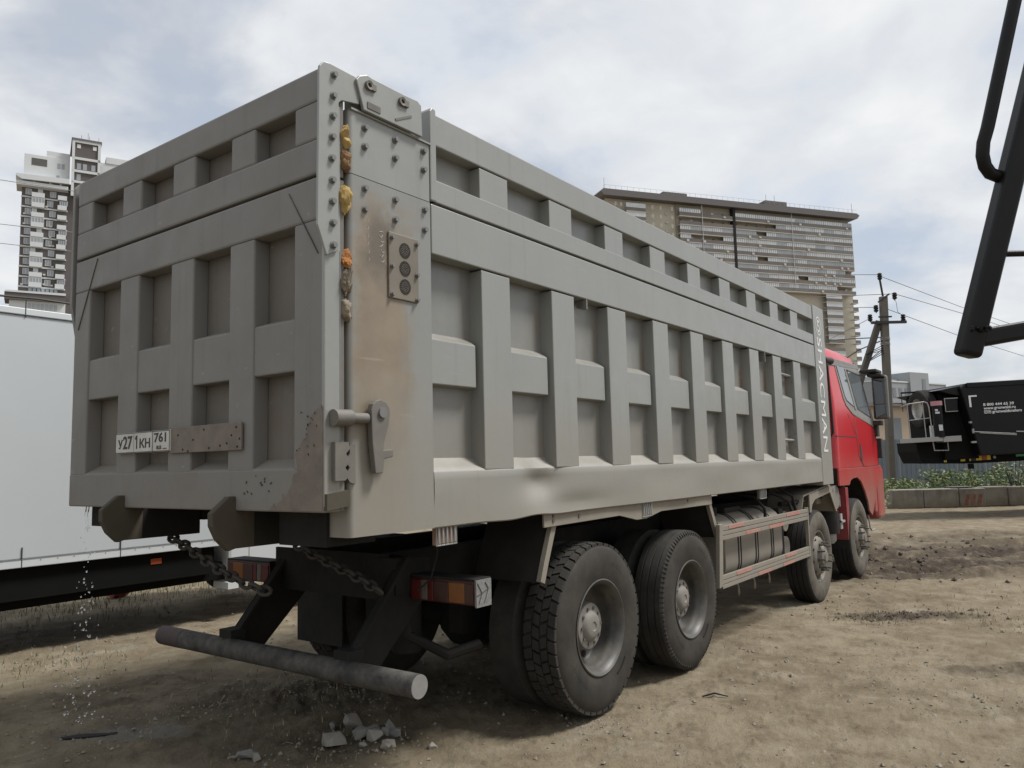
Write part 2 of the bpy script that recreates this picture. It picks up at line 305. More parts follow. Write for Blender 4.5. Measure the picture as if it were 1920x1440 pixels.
    def rock(s, c, rx, ry, rz, seed=0, rotz=0.0, n=15):
        rng = random.Random(seed); bm = bmesh.new()
        for i in range(n):
            v = Vector((rng.gauss(0, 1), rng.gauss(0, 1), rng.gauss(0, 1))).normalized() * rng.uniform(.75, 1.0); x, y = v.x * rx, v.y * ry
            bm.verts.new((c[0] + x * math.cos(rotz) - y * math.sin(rotz), c[1] + x * math.sin(rotz) + y * math.cos(rotz), c[2] + v.z * rz))
        r = bmesh.ops.convex_hull(bm, input=bm.verts); bmesh.ops.delete(bm, geom=list({g for g in r['geom_interior'] if isinstance(g, bmesh.types.BMVert)}), context='VERTS')
        bm.verts.index_update(); vs = [tuple(v.co) for v in bm.verts]; fs = [tuple(v.index for v in f.verts) for f in bm.faces]; bm.free(); return s.add(vs, fs)
    def build(s, name, mats, parent=None, bevel=0.0, smooth=0, fix=True, origin=None, seg=2):
        me = bpy.data.meshes.new(name); V = np.array([MB.XF(p) for p in s.v] if MB.XF else s.v, dtype=float)
        if origin is None:
            lo, hi = V.min(0), V.max(0); o_ = Vector(((lo[0] + hi[0]) / 2, (lo[1] + hi[1]) / 2, lo[2]))
        else: o_ = Vector(origin)
        me.from_pydata([tuple(p) for p in (V - np.array(o_))], [], s.f)
        for m in (mats if isinstance(mats, (list, tuple)) else [mats]): me.materials.append(m)
        if len(set(s.mi)) > 1: me.polygons.foreach_set('material_index', s.mi)
        if fix:
            bm = bmesh.new(); bm.from_mesh(me); bmesh.ops.recalc_face_normals(bm, faces=bm.faces); bm.to_mesh(me); bm.free()
        if smooth:
            me.polygons.foreach_set('use_smooth', [True] * len(me.polygons)); me.set_sharp_from_angle(angle=R_(smooth))
        o = bpy.data.objects.new(name, me); C.objects.link(o)
        place(o, Matrix.Translation(o_), parent)
        if bevel:
            b = o.modifiers.new('bevel', 'BEVEL'); b.width = bevel; b.segments = seg; b.limit_method = 'ANGLE'; b.angle_limit = R_(40)
        return o
def place(o, Mw, parent=None):
    """local coordinates of Mw are those of the parent's own frame when the parent has one"""
    if parent is not None:
        o.parent = parent; Wp = wmat(parent)
        base = FRAME.get(root_of(parent), Matrix.Identity(4)); Mg = base @ Mw
        o.matrix_parent_inverse = Wp.inverted(); o.matrix_basis = Mg; W[o] = Mg
    else:
        o.matrix_basis = Mw; W[o] = Mw
FRAME = {}
def root_of(o):
    while o.parent is not None: o = o.parent
    return o
def tag(o, label=None, cat=None, group=None, kind=None):
    if label: o['label'] = label
    if cat: o['category'] = cat
    if group: o['group'] = group
    if kind: o['kind'] = kind
    return o
def empty(name, loc, label, cat, group=None, frame=None):
    o = bpy.data.objects.new(name, None); C.objects.link(o); o.empty_display_size = 0.2
    if frame is not None: FRAME[o] = frame; place(o, frame)
    else: place(o, Matrix.Translation(loc))
    return tag(o, label, cat, group)
def node(name, loc, parent):
    o = bpy.data.objects.new(name, None); C.objects.link(o); place(o, Matrix.Translation(loc), parent); return o
def dup(o, d, parent=None, rot=None):
    """copy of a mesh part, moved by d (shares its mesh)"""
    c = o.copy(); C.objects.link(c); p = parent or o.parent
    B = FRAME.get(root_of(p), Matrix.Identity(4)) if p is not None else Matrix.Identity(4)
    Mg = B @ Matrix.Translation(d) @ B.inverted() @ wmat(o)
    c.parent = p; 
    if p is not None: c.matrix_parent_inverse = wmat(p).inverted()
    c.matrix_basis = Mg; W[c] = Mg
    return c
def dup_tree(o, T, parent):
    c = o.copy(); C.objects.link(c); Mg = T @ wmat(o); c.parent = parent
    if parent is not None: c.matrix_parent_inverse = wmat(parent).inverted()
    c.matrix_basis = Mg; W[c] = Mg
    for ch in list(o.children): dup_tree(ch, T, c)
    return c
def text(name, body, size, m, M4, parent, width=None, height=None, ext=0.0015, bold=0.0):
    cu = bpy.data.curves.new(name, 'FONT'); cu.body = body; cu.size = size; cu.extrude = ext; cu.offset = bold; cu.resolution_u = 3
    t = bpy.data.objects.new(name, cu); C.objects.link(t)
    bpy.context.view_layer.update(); dg = bpy.context.evaluated_depsgraph_get()
    me = bpy.data.meshes.new_from_object(t.evaluated_get(dg)); bpy.data.objects.remove(t); bpy.data.curves.remove(cu)
    V = np.empty(len(me.vertices) * 3); me.vertices.foreach_get('co', V); V = V.reshape(-1, 3); lo, hi = V.min(0), V.max(0)
    V[:, 0] -= lo[0]; V[:, 1] -= lo[1]
    if width: V[:, 0] *= width / (hi[0] - lo[0])
    if height: V[:, 1] *= height / (hi[1] - lo[1])
    me.vertices.foreach_set('co', V.ravel()); me.materials.clear(); me.materials.append(m)
    o = bpy.data.objects.new(name, me); C.objects.link(o); place(o, M4, parent); return o
def basis(o, x, y):
    x = Vector(x).normalized(); y = Vector(y).normalized(); z = x.cross(y)
    return Matrix.Translation(o) @ Matrix((x, y, z)).transposed().to_4x4()

# ------------------------------------------------------------------ ground
rs = np.random.RandomState(3); TAB = rs.rand(256, 256)
def vnoise(x, y):
    xi = np.floor(x).astype(int); yi = np.floor(y).astype(int); fx = x - xi; fy = y - yi
    fx = fx * fx * (3 - 2 * fx); fy = fy * fy * (3 - 2 * fy)
    a = TAB[xi % 256, yi % 256]; b = TAB[(xi + 1) % 256, yi % 256]; c = TAB[xi % 256, (yi + 1) % 256]; d = TAB[(xi + 1) % 256, (yi + 1) % 256]
    return (a * (1 - fx) + b * fx) * (1 - fy) + (c * (1 - fx) + d * fx) * fy - 0.5
def fbm(x, y, f, o=4, g=0.5):
    t = 0; a = 1.0
    for i in range(o): t = t + a * vnoise(x * f + 17.3 * i, y * f - 9.1 * i); f *= 2.03; a *= g
    return t
def sstep(v, a, b):
    t = np.clip((v - a) / (b - a), 0, 1); return t * t * (3 - 2 * t)
def blob(x, y, cx, cy, rx, ry, ang=0.0):
    dx, dy = x - cx, y - cy; c, s = math.cos(ang), math.sin(ang)
    u = (dx * c + dy * s) / rx; v = (-dx * s + dy * c) / ry
    d = np.sqrt(u * u + v * v) + 0.5 * fbm(x, y, 1.7, 3)
    return 1 - sstep(d, 0.6, 1.1)
RD = Vector((0.5955, -0.803)); FD = Vector((0.803, 0.5955))
def ground(x, y):
    x = np.asarray(x, float); y = np.asarray(y, float)
    base = np.interp(x, [-30, 0, 2.3, 3.9, 8, 10.2, 14, 24, 60], [0.0, -.01, -0.040, -0.076, -0.140, -0.092, -0.05, -0.04, 0.0])
    near = np.exp(-((x - 5) ** 2 + y ** 2) / 900)
    h = base + 0.05 * fbm(x, y, 0.35, 3) * near + 0.018 * fbm(x, y, 2.2, 4) + 0.011 * fbm(x, y, 9.0, 4, 0.6) + 0.0045 * fbm(x, y, 41.0, 3, 0.6) * near + 0.05 * np.maximum(fbm(x, y, 15.0, 3) - .27, 0) * near + .010 * fbm(x, y, 4.3, 3)
    h = h - 0.003
    # tracked mud: ruts run across the view in front of the far end of the truck
    u = (x - 13.0) * RD.x + (y + 0.6) * RD.y; v = (x - 13.0) * FD.x + (y + 0.6) * FD.y
    mud = sstep(u, -5.5, -2.5) * (1 - sstep(np.abs(v + 0.35 * u * 0.3 + 2.6 * fbm(u * .35, v, 0.7, 4)) , 1.2, 3.9))
    an = fbm(u * .32 + 5, v * 1.15, 1.6, 4, .6)
    rut = np.sin((v + 0.22 * u) * 5.2 + 2.2 * fbm(x, y, 0.5, 3)) * 0.085 + an * 0.24 + np.abs(fbm(x, y, 7.0, 3)) * .05 - 0.02
    h = h + mud * rut
    p2 = np.maximum(blob(x, y, 7.25, -1.05, 0.75, 0.28, -0.9), 0.8 * blob(x, y, 5.2, -2.3, 0.7, 0.3, -0.9))
    h = h + p2 * (0.045 * np.abs(fbm(x, y, 6, 4)) * 2 - 0.015)
    deb = np.maximum(blob(x, y, 1.25, 2.1, 0.75, 0.5, -1.0), blob(x, y, 0.85, 1.0, 0.4, 0.35))
    h = h + deb * (0.05 * np.abs(fbm(x, y, 7, 4)) * 1.6)
    damp = np.maximum(blob(x, y, 0.9, 2.3, 1.9, 1.25, -0.9), np.maximum(0.9 * blob(x, y, 0.18, 3.7, .42, .28, -.9), .6 * blob(x, y, 2.2, 1.0, 1.6, .9)))
    h = h + damp * (0.03 * (np.abs(fbm(x, y, 5.5, 4)) - .1) + 0.012 * fbm(x, y, 17, 3))
    lump = blob(x, y, 3.9, -0.62, 0.22, 0.16); h = h + lump * 0.03 * (0.6 + np.abs(fbm(x, y, 14, 3))); lump = damp
    wet = np.maximum(blob(x, y, 0.15, 2.35, 0.5, 0.2, -0.9), 0.0); h = h - wet * 0.006
    return h, mud * (0.72 + 0.28 * sstep(an, .2, -.1)), p2, deb, wet, lump
def gz(x, y): return float(ground(np.array([x]), np.array([y]))[0][0])

def build_ground():
    cx, cy = -2.543, -2.8515; a0 = math.atan2(FD.y, FD.x)
    d1 = np.linspace(-0.72, 0.72, 640); rest = np.linspace(0.72, 2 * math.pi - 0.72, 90)[1:-1]
    ang = np.concatenate([d1, rest]) + a0
    r = [0.0, 0.4, 0.8]; s = 1.0
    while s < 45: r.append(s); s *= 1.0078
    while s < 1600: r.append(s); s *= 1.09
    r = np.array(r); nr, na = len(r), len(ang)
    X = cx + r[:, None] * np.cos(ang)[None]; Y = cy + r[:, None] * np.sin(ang)[None]
    h, mud, p2, deb, wet, lump = ground(X.ravel(), Y.ravel())
    V = np.stack([X.ravel(), Y.ravel(), h], 1)
    i = np.arange(nr - 1)[:, None] * na; j = np.arange(na)[None]; j2 = (np.arange(na)[None] + 1) % na
    F = np.stack([i + j, i + na + j, i + na + j2, i + j2], -1).reshape(-1, 4)
    me = bpy.data.meshes.new('ground'); me.vertices.add(len(V)); me.vertices.foreach_set('co', V.ravel())
    me.loops.add(F.size); me.loops.foreach_set('vertex_index', F.ravel().astype(np.int32)); me.polygons.add(len(F))
    me.polygons.foreach_set('loop_start', np.arange(0, F.size, 4, dtype=np.int32))
    me.update(calc_edges=True); me.validate()
    me.polygons.foreach_set('use_smooth', np.ones(len(me.polygons), bool))
    col = np.ones((len(V), 4), np.float32); col[:, 0] = np.clip(mud + 0.85 * p2, 0, 1); col[:, 1] = deb; col[:, 2] = wet; col[:, 3] = lump
    at = me.color_attributes.new('soil', 'FLOAT_COLOR', 'POINT'); at.data.foreach_set('color', col.ravel())
    n = NB('dirt_yard'); ca = n.n.new('ShaderNodeVertexColor'); ca.layer_name = 'soil'
    sp = n.n.new('ShaderNodeSeparateColor'); n.l.new(ca.outputs[0], sp.inputs[0]); mudf, debf, wetf = sp.outputs[0], sp.outputs[1], sp.outputs[2]
    bg_ = n.noise(0.55, 6, 0.6); md = n.noise(3.2, 7, 0.65, off=(4, 8, 1)); fn = n.noise(26, 8, 0.7); gr = n.noise(95, 4, 0.7)
    c = n.mix(n.ramp(bg_, 0.35, 0.65), (0.165, 0.133, 0.086), (0.225, 0.187, 0.127))
    c = n.mix(n.math('MULTIPLY', n.ramp(md, 0.5, 0.7), 0.8), c, (0.29, 0.25, 0.185))
    c = n.mix(n.math('MULTIPLY', n.ramp(md, 0.47, 0.3), 0.8), c, (0.10, 0.072, 0.045)); st_ = n.noise(1.9, 8, 0.75, stretch=(0.6, 1.3, 1), off=(6, 1, 3)); c = n.mix(n.math('MULTIPLY', n.ramp(st_, 0.42, 0.33), 0.6), c, (0.085, 0.063, 0.042))
    pale = n.ramp(n.noise(1.1, 8, 0.7, off=(11, 3, 5)), 0.6, 0.74); c = n.mix(n.math('MULTIPLY', pale, 0.55), c, (0.33, 0.31, 0.26))
    c = n.mix(n.math('MULTIPLY', n.ramp(fn, 0.35, 0.7), 0.45), c, n.mix(0.5, c, (0.10, 0.078, 0.052)))
    c = n.mix(n.math('MULTIPLY', n.ramp(gr, 0.6, 0.75), 0.5), c, (0.33, 0.30, 0.25))
    c = n.mix(n.math('MULTIPLY', n.ramp(gr, 0.4, 0.27), 0.5), c, (0.07, 0.055, 0.04))
    mf = n.math('MULTIPLY', mudf, n.ramp(n.noise(4.5, 6, 0.7, off=(1, 2, 3)), 0.25, 0.5)); mf = n.math('MULTIPLY', mf, 1.0, True); c = n.mix(mf, c, n.mix(n.ramp(md, .35, .7), (0.026, 0.019, 0.013), (0.085, 0.064, 0.046)))
    df = n.math('MULTIPLY', debf, n.ramp(n.noise(9, 6, 0.7), 0.32, 0.6)); c = n.mix(n.math('MULTIPLY', df, 0.85), c, n.mix(fn, (0.045, 0.038, 0.028), (0.12, 0.105, 0.08)))
    wf = n.math('MULTIPLY', wetf, 0.9); c = n.mix(wf, c, n.mix(n.noise(12, 5), (0.085, 0.082, 0.072), (0.17, 0.165, 0.145)))
    dpf = n.math('MULTIPLY', ca.outputs[1], n.ramp(n.noise(2.3, 6, 0.7, off=(3, 9, 2)), 0.28, 0.55))
    c = n.mix(n.math('MULTIPLY', dpf, 0.72), c, n.mix(n.ramp(md, .35, .65), (0.045, 0.036, 0.025), (0.11, 0.09, 0.062)))
    hgt = n.math('ADD', n.math('MULTIPLY', fn, 0.8), n.math('ADD', n.math('MULTIPLY', gr, 0.45), n.math('MULTIPLY', md, 0.8)))
    n.bump(hgt, 0.8, 0.03)
    me.materials.append(n.fin(c, n.math('SUBTRACT', 0.92, n.math('MULTIPLY', wetf, 0.45)), 0, 0.25))
    o = bpy.data.objects.new('ground', me); C.objects.link(o); tag(o, 'bare tan dirt yard with mud ruts and rubble under the truck', kind='structure')
build_ground()

# ------------------------------------------------------------------ the dump truck
T = empty('dump_truck', (4.5, 1.25, 0), 'big grey dump truck with ribbed body and red cab parked on the dirt yard', 'dump truck')
RIB0, PITCH, RW = 1.044, 0.757, 0.283
rx = [RIB0 + PITCH * k for k in range(9)]
# side panels
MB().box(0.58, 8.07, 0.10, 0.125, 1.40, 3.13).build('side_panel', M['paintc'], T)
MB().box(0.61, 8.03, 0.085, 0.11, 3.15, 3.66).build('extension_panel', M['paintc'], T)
MB().box(0.62, 8.04, 0.0, 0.125, 3.478, 3.662).build('top_rail', M['paint'], T, 0.007)
MB().box(0.62, 8.04, 0.0, 0.085, 3.148, 3.277).build('middle_rail', M['paint'], T, 0.005)
MB().prism([(0.600, 3.148), (0.652, 3.148), (0.652, 3.662), (0.65, 3.69), (0.615, 3.692), (0.600, 3.67)], 'y', -0.004, 0.13).build('end_post', M['paint'], T, 0.008)
MB().box(0.605, 8.05, 0.0, 0.10, 2.846, 3.132).build('upper_rail', M['paint'], T, 0.007)
r0 = MB().box(rx[0], rx[0] + RW, 0.002, 0.09, 3.27, 3.468).build('rib', M['paint'], T, 0.004)
for k in range(1, 9): dup(r0, (PITCH * k, 0, 0))
r1 = MB().box(rx[0], rx[0] + RW, 0.002, 0.105, 1.648, 2.836).build('rib', M['paint'], T, 0.005)
for k in range(1, 9): dup(r1, (PITCH * k, 0, 0))
def crossbar(x0, x1):
    m = MB(); e = 0.05
    vs = [(x0, .026, 2.125), (x1 - .028, .026, 2.125), (x1 - .028, .026, 2.375), (x0, .026, 2.375), (x0, .105, 2.12), (x1, .105, 2.12), (x1, .105, 2.425), (x0, .105, 2.425)]
    return m.add(vs, [(0, 1, 2, 3), (3, 2, 6, 7), (1, 5, 6, 2), (0, 4, 5, 1), (0, 3, 7, 4)]).build('crossbar', M['paint'], T, 0.006)
xs = [(0.592, rx[0] - 0.012)] + [(rx[k] + RW - 0.002, rx[k + 1] - 0.012) for k in range(8)] + [(rx[8] + RW, 8.06)]
crossbar(*xs[0]); cb = crossbar(*xs[1])
for k in range(1, 8): dup(cb, (PITCH * k, 0, 0))
crossbar(*xs[9])
# weld ledge at the foot of the recesses and the dented lower sill
def sill():
    m = MB(); nx = 260; X = np.linspace(0.594, 8.07, nx); rows = [(0.105, 1.725), (0.05, 1.678), (0.006, 1.652), (0.0, 1.640)] + [(0.0, z) for z in np.linspace(1.60, 1.40, 8)] + [(0.0, 1.352), (0.008, 1.345), (0.10, 1.345)]
    vs = []
    for x in X:
        for (y, z) in rows:
            g = math.exp(-((x - 1.62) / 0.17) ** 2 - ((z - 1.56) / 0.10) ** 2); g2 = math.exp(-((x - 2.05) / 0.35) ** 2 - ((z - 1.40) / 0.06) ** 2)
            w_ = 0.004 * math.sin(x * 3.1) * math.cos(z * 14) + 0.003 * math.sin(x * 7.7 + 1)
            drop = 0.012 * g if z > 1.6 else 0
            vs.append((x, y + 0.055 * g + 0.018 * g2 + w_ * (1 if y < 0.05 else 0), z - drop + (0.008 * math.sin(x * 9) * math.exp(-((x - 1.5) / 0.4) ** 2) if z < 1.36 else 0)))
    k = len(rows); fs = [(i * k + j, i * k + j + 1, (i + 1) * k + j + 1, (i + 1) * k + j) for i in range(nx - 1) for j in range(k - 1)]
    m.add(vs, fs); return m.build('lower_sill', M['paint'], T, smooth=40, fix=False)
o = sill()
bm = bmesh.new(); bm.from_mesh(o.data); bmesh.ops.recalc_face_normals(bm, faces=bm.faces)
c_ = sum((f.normal.y * f.calc_area() for f in bm.faces)); 
if c_ > 0: bmesh.ops.reverse_faces(bm, faces=bm.faces)
bm.to_mesh(o.data); bm.free(); o.data.set_sharp_from_angle(angle=R_(40))
# front post with the maker's mark
MB().box(8.075, 8.575, -0.004, 0.30, 1.30, 3.685).build('front_post', M['paint'], T, 0.008)
B4 = basis((8.185, -0.0065, 3.262), (0, 0, -1), (1, 0, 0))
text('lettering', 'SHACMAN', 0.25, M['white_print'], B4, T, width=1.53, height=0.205)
lg = MB()
def annulus(m, c, r0, r1, y, a0=0.0, a1=2 * math.pi, n=40, sz=1.0):
    for i in range(n):
        t0 = a0 + (a1 - a0) * i / n; t1 = a0 + (a1 - a0) * (i + 1) / n
        vs = [(c[0] + r * math.cos(t), y, c[1] + sz * r * math.sin(t)) for r, t in ((r0, t0), (r1, t0), (r1, t1), (r0, t1))]; m.add(vs, [(0, 1, 2, 3)])
annulus(lg, (8.29, 3.42), 0.112, 0.128, -0.0075)
annulus(lg, (8.29, 3.452), 0.026, 0.056, -0.0075, R_(20), R_(250), 14)
annulus(lg, (8.29, 3.388), 0.026, 0.056, -0.0075, R_(200), R_(430), 14)
lg.build('round_emblem', M['white_print'], T)
# far side, floor and front wall
MB().box(0.0, 8.3, 2.40, 2.5, 1.40, 3.66).build('far_side_wall', M['paint'], T)
MB().box(0.02, 8.5, 0.13, 2.39, 1.475, 1.53).build('body_floor', M['dark'], T)
MB().box(8.30, 8.56, 0.31, 2.5, 1.40, 3.68).build('front_wall', M['paint'], T)
MB().prism([(8.4, 3.64), (9.05, 3.50), (9.05, 3.46), (8.4, 3.58)], 'y', 0.2, 2.3).build('cab_guard', M['paint'], T)
# rear post
def post_profile(x0, x1, y0):
    return [(x1, y0), (x1, .26), (x0, .26)] + [(x0 + .03 - .03 * math.cos(R_(a)), y0 + .03 - .03 * math.sin(R_(a))) for a in range(0, 91, 15)]
RP = MB().prism(post_profile(0.0, 0.592, -0.003), 'z', 1.348, 3.131).build('rear_post', M['post'], T, 0.0, smooth=30)
MB().prism(post_profile(0.004, 0.590, -0.001), 'z', 3.136, 3.462).build('post_cap', M['paint'], RP, 0.0, smooth=30)
MB().box(0.012, 0.60, -0.012, 0.27, 3.462, 3.472).build('cap_flange', M['paint'], RP)
def bolt(x, y, z, parent, r=0.0145, h=0.020):
    m = MB(); m.tube([(x, y, z), (x, y - h, z)], r, 6); m.tube([(x, y, z), (x, y - 0.004, z)], r * 1.35, 12); return m.build('bolt', M['bolt'], parent, smooth=30)
b0 = bolt(0.109, -0.003, 3.398, RP)
for x, z in ((.325, 3.405), (.544, 3.412), (.108, 3.298), (.324, 3.304), (.543, 3.305), (.106, 3.079), (.321, 3.076), (.546, 3.078), (.106, 2.970), (.320, 2.968), (.544, 2.965)):
    dup(b0, (x - .109, 0, z - 3.398))
# vent plate with three grilles
VP = MB().box(0.262, 0.483, -0.014, -0.002, 2.545, 2.893).build('vent_plate', M['vent'], T, 0.004)
for z in (2.812, 2.715, 2.618):
    g = MB(); g.cyl((0.378, -0.0135, z), (0.378, -0.0165, z), 0.040, 28); gr = g.build('vent_grille', M['vent'], VP, smooth=30)
    h = MB()
    for ring, (rr, nn) in enumerate(((0.0, 1), (0.010, 6), (0.0195, 12), (0.029, 18), (0.0365, 24))):
        for i in range(nn):
            a = 2 * math.pi * i / nn + ring * 0.2; px, pz = 0.378 + rr * math.cos(a), z + rr * math.sin(a)
            h.tube([(px, -0.0160, pz), (px, -0.0178, pz)], 0.0043, 6)
    h.build('vent_hole', M['hole'], VP)
for x, z in ((.282, 2.87), (.467, 2.87), (.282, 2.718), (.467, 2.70), (.282, 2.57), (.467, 2.565)):
    dup(b0, (x - .109, -0.011, z - 3.398), VP).scale = (0.7, 0.7, 0.7)
# chalk scrawl beside the vent
ch = MB()
rng = random.Random(4)
for i in range(7):
    z = 2.885 - i * 0.026; x = 0.222 + rng.uniform(-.006, .006)
    ch.tube([(x - .012, -0.0045, z + rng.uniform(-.008, .008)), (x, -0.0045, z - rng.uniform(.0, .012)), (x + .012, -0.0045, z + rng.uniform(-.006, .010))], 0.0009, 5)
for i in range(6):
    z = 2.93 - i * 0.04; x = 0.128 + rng.uniform(-.004, .004)
    ch.tube([(x, -0.0045, z), (x + .004, -0.0045, z - .010), (x - .002, -0.0045, z - .018)], 0.0007, 5)
ch.build('chalk_scrawl', M['white_print'], RP)
# top hinge
PV = MB().prism([(.028, 3.617), (.050, 3.645), (.10, 3.668), (.130, 3.664), (.361, 3.664), (.470, 3.668), (.502, 3.650), (.507, 3.474), (.078, 3.474)], 'y', -0.032, -0.012).build('pivot_plate', M['paint'], T, 0.004)
for x, z in ((.107, 3.612), (.345, 3.614)):
    m = MB(); m.lathe([(-0.034, 0.012), (-0.045, 0.012), (-0.048, 0.024), (-0.034, 0.024)], (x, 0, z), 'y', 14); m.box(x + .012, x + .045, -0.047, -0.033, z - .02, z + .012); m.build('pivot_pin', M['latch'], PV, smooth=30)
MB().beam((.30, -0.034, 3.50), (.42, -0.034, 3.56), 0.004, 0.012).build('weld_line', M['latch'], PV)
MB().box(0.10, 0.19, -0.036, -0.030, 3.492, 3.525).build('stamp_plate', M['nut'], PV)
MB().box(0.03, 0.50, 0.02, 0.06, 3.474, 3.655).build('pivot_rear_plate', M['paint'], PV)
# latch arm
LA = MB().prism([(.095, 1.955), (.105, 1.985), (.130, 2.004), (.16, 2.010), (.195, 1.998), (.218, 1.970), (.222, 1.94), (.209, 1.879), (.180, 1.80), (.175, 1.762), (.24, 1.764), (.24, 1.728), (.178, 1.717), (.170, 1.648), (.121, 1.648), (.101, 1.798)], 'y', -0.055, -0.022).build('latch_arm', M['latch'], T, 0.004)
MB().cyl((.165, -0.05, 1.945), (.165, -0.066, 1.945), 0.026, 18).build('pin_head', M['bolt'], LA, smooth=30)
MB().cyl((.165, 0.0, 1.945), (.165, -0.03, 1.945), 0.018, 12).build('pin_shaft', M['latch'], LA, smooth=30)
LP = MB(); LP.tube([(-0.125, -0.03, 1.912), (-0.02, -0.03, 1.914)], 0.040, 18); LP.tube([(-0.02, -0.03, 1.914), (0.085, -0.03, 1.915)], 0.026, 16)
LP.build('latch_pin', M['latch'], T, smooth=35)
cl = MB(); cl.prism([(-.11, 1.80), (-.03, 1.80), (-.02, 1.77), (-.045, 1.745), (-.02, 1.71), (-.05, 1.68), (-.02, 1.645), (-.05, 1.62), (-.11, 1.62)], 'y', -0.03, 0.03)
cl.build('toothed_claw', M['latch'], T)
cl = MB(); cl.prism([(-.005, 1.79), (0.03, 1.79), (0.03, 1.60), (-.005, 1.61), (-.032, 1.645), (-.006, 1.68), (-.034, 1.71), (-.006, 1.745)], 'y', -0.012, 0.03); cl.build('claw_keeper', M['latch'], T)
MB().prism([(-.15, 1.56), (-.02, 1.575), (-.01, 1.50), (-.15, 1.485)], 'y', -0.02, 0.02).build('lower_stop', M['ear'], T)

# ---- tailgate
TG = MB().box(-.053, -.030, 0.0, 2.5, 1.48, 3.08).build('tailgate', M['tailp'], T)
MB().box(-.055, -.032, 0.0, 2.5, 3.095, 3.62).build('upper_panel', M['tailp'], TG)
def tg(name, y0, y1, z0, z1, m='tail', bev=0.012, d=0.0): return MB().box(-.153 + d, -.05, y0, y1, z0, z1).build(name, M[m], TG, bev)
tg('top_rail', 0.0, 2.5, 3.462, 3.628); tg('middle_rail', 0.0, 2.5, 3.096, 3.272)
tg('lower_top_rail', 0.0, 2.5, 2.868, 3.082)
MB().prism([(-.153, 1.475), (-.153, 1.672), (-.143, 1.684), (-.05, 1.732), (-.05, 1.475)], 'y', 0.0, 2.5).build('bottom_rail', M['tail'], TG, 0.008)
cols = [(0.222, 0.549), (0.762, 1.107), (1.338, 1.692), (1.914, 2.298)]
posts = [(0.0, 0.222), (0.549, 0.762), (1.107, 1.338), (1.692, 1.914), (2.298, 2.5)]
for i, (a, b) in enumerate(posts):
    dd = 0.0 if i in (0, 4) else 0.001
    tg('end_post' if i in (0, 4) else 'rib', a, b, 3.27, 3.464, d=0.0015 if i in (0, 4) else 0.004)
    tg('end_post' if i in (0, 4) else 'rib', a, b, 1.67, 2.87, d=0.0015 if i in (0, 4) else 0.004, bev=0.010)
for a, b in cols:
    MB().prism([(-.142, 2.15), (-.142, 2.405), (-.05, 2.44), (-.05, 2.15)], 'y', a - .005, b + .005).build('crossbar', M['tail'], TG, 0.008)
for pts in (((-.1555, 2.44, 2.62), (-.1555, 2.20, 3.06)), ((-.1555, 0.04, 2.70), (-.1555, 0.26, 3.04))):
    MB().beam(pts[0], pts[1], 0.004, 0.006, (1, 0, 0)).build('weld_line', M['nut'], TG)
# side bolt plates
SP = MB().prism([(-.196, 3.581), (-.193, 3.604), (-.169, 3.634), (-.13, 3.640), (.035, 3.636), (.06, 3.60), (.06, 3.50), (-.055, 3.478), (-.074, 3.46), (-.078, 2.717), (-.150, 2.682), (-.205, 2.818)], 'y', -0.018, -0.004).build('bolt_plate', M['paint'], TG, 0.003)
for x, z in ((-.106, 3.589), (-.11, 3.481), (-.113, 3.377), (-.117, 3.271), (-.12, 3.163), (-.117, 3.055), (-.117, 2.95), (-.114, 2.845), (-.111, 2.736)):
    dup(b0, (x - .109, -0.015, z - 3.398), TG)
MB().prism([(-.16, 3.581), (-.16, 3.60), (-.13, 3.640), (.06, 3.63), (.06, 3.50), (-.05, 3.45), (-.078, 2.717), (-.12, 2.58), (-.16, 2.80)], 'y', 2.53, 2.56).build('bolt_plate', M['tail'], TG, 0.004)
MB().box(-.152, -.052, -0.003, 0.02, 1.50, 3.45).build('side_edge', M['paint'], TG, 0.006)
MB().box(-.06, -.05, -0.004, 0.0, 1.52, 2.72).build('edge_strip', M['bolt'], TG)
MB().box(-.12, -.05, 2.502, 2.530, 1.72, 2.06).build('red_marker_strip', simple('red_reflective', (0.42, 0.03, 0.07), 0.4, var=0.1), TG)
# bare patch where the paint has flaked off, lower right corner
rng = random.Random(9)
edge = [(0.0, 1.962), (0.045, 1.958), (0.075, 1.935), (0.09, 1.90), (0.118, 1.862), (0.128, 1.825), (0.16, 1.80), (0.185, 1.765), (0.198, 1.735), (0.206, 1.66), (0.25, 1.58), (0.33, 1.52), (0.40, 1.482)]
pp = []
for i, (y, z) in enumerate(edge): 
    pp.append((y, z))
    if i < len(edge) - 1:
        for t in (.3, .6, .85): pp.append((y + (edge[i + 1][0] - y) * t + rng.uniform(-.018, .018), z + (edge[i + 1][1] - z) * t + rng.uniform(-.018, .018)))
pp = [(max(0.006, y), max(z, 1.482)) for y, z in pp] + [(0.006, 1.482)]
MB().prism(pp, 'x', -.1558, -.152).build('bare_patch', M['bare'], TG)
fl = MB()
for i in range(26):
    y, z = (rng.uniform(.38, .62), rng.uniform(1.56, 1.66)) if i % 2 else (rng.uniform(.02, .22), rng.uniform(1.70, 1.96))
    k = rng.uniform(.004, .012); fl.prism([(y + k * rng.uniform(-1, 1), z + k * rng.uniform(-1, 1)) for _ in range(4)], 'x', -.1585, -.154)
tag(fl.build('paint_flakes', M['bare'] if False else M['ear'], TG), kind='stuff')
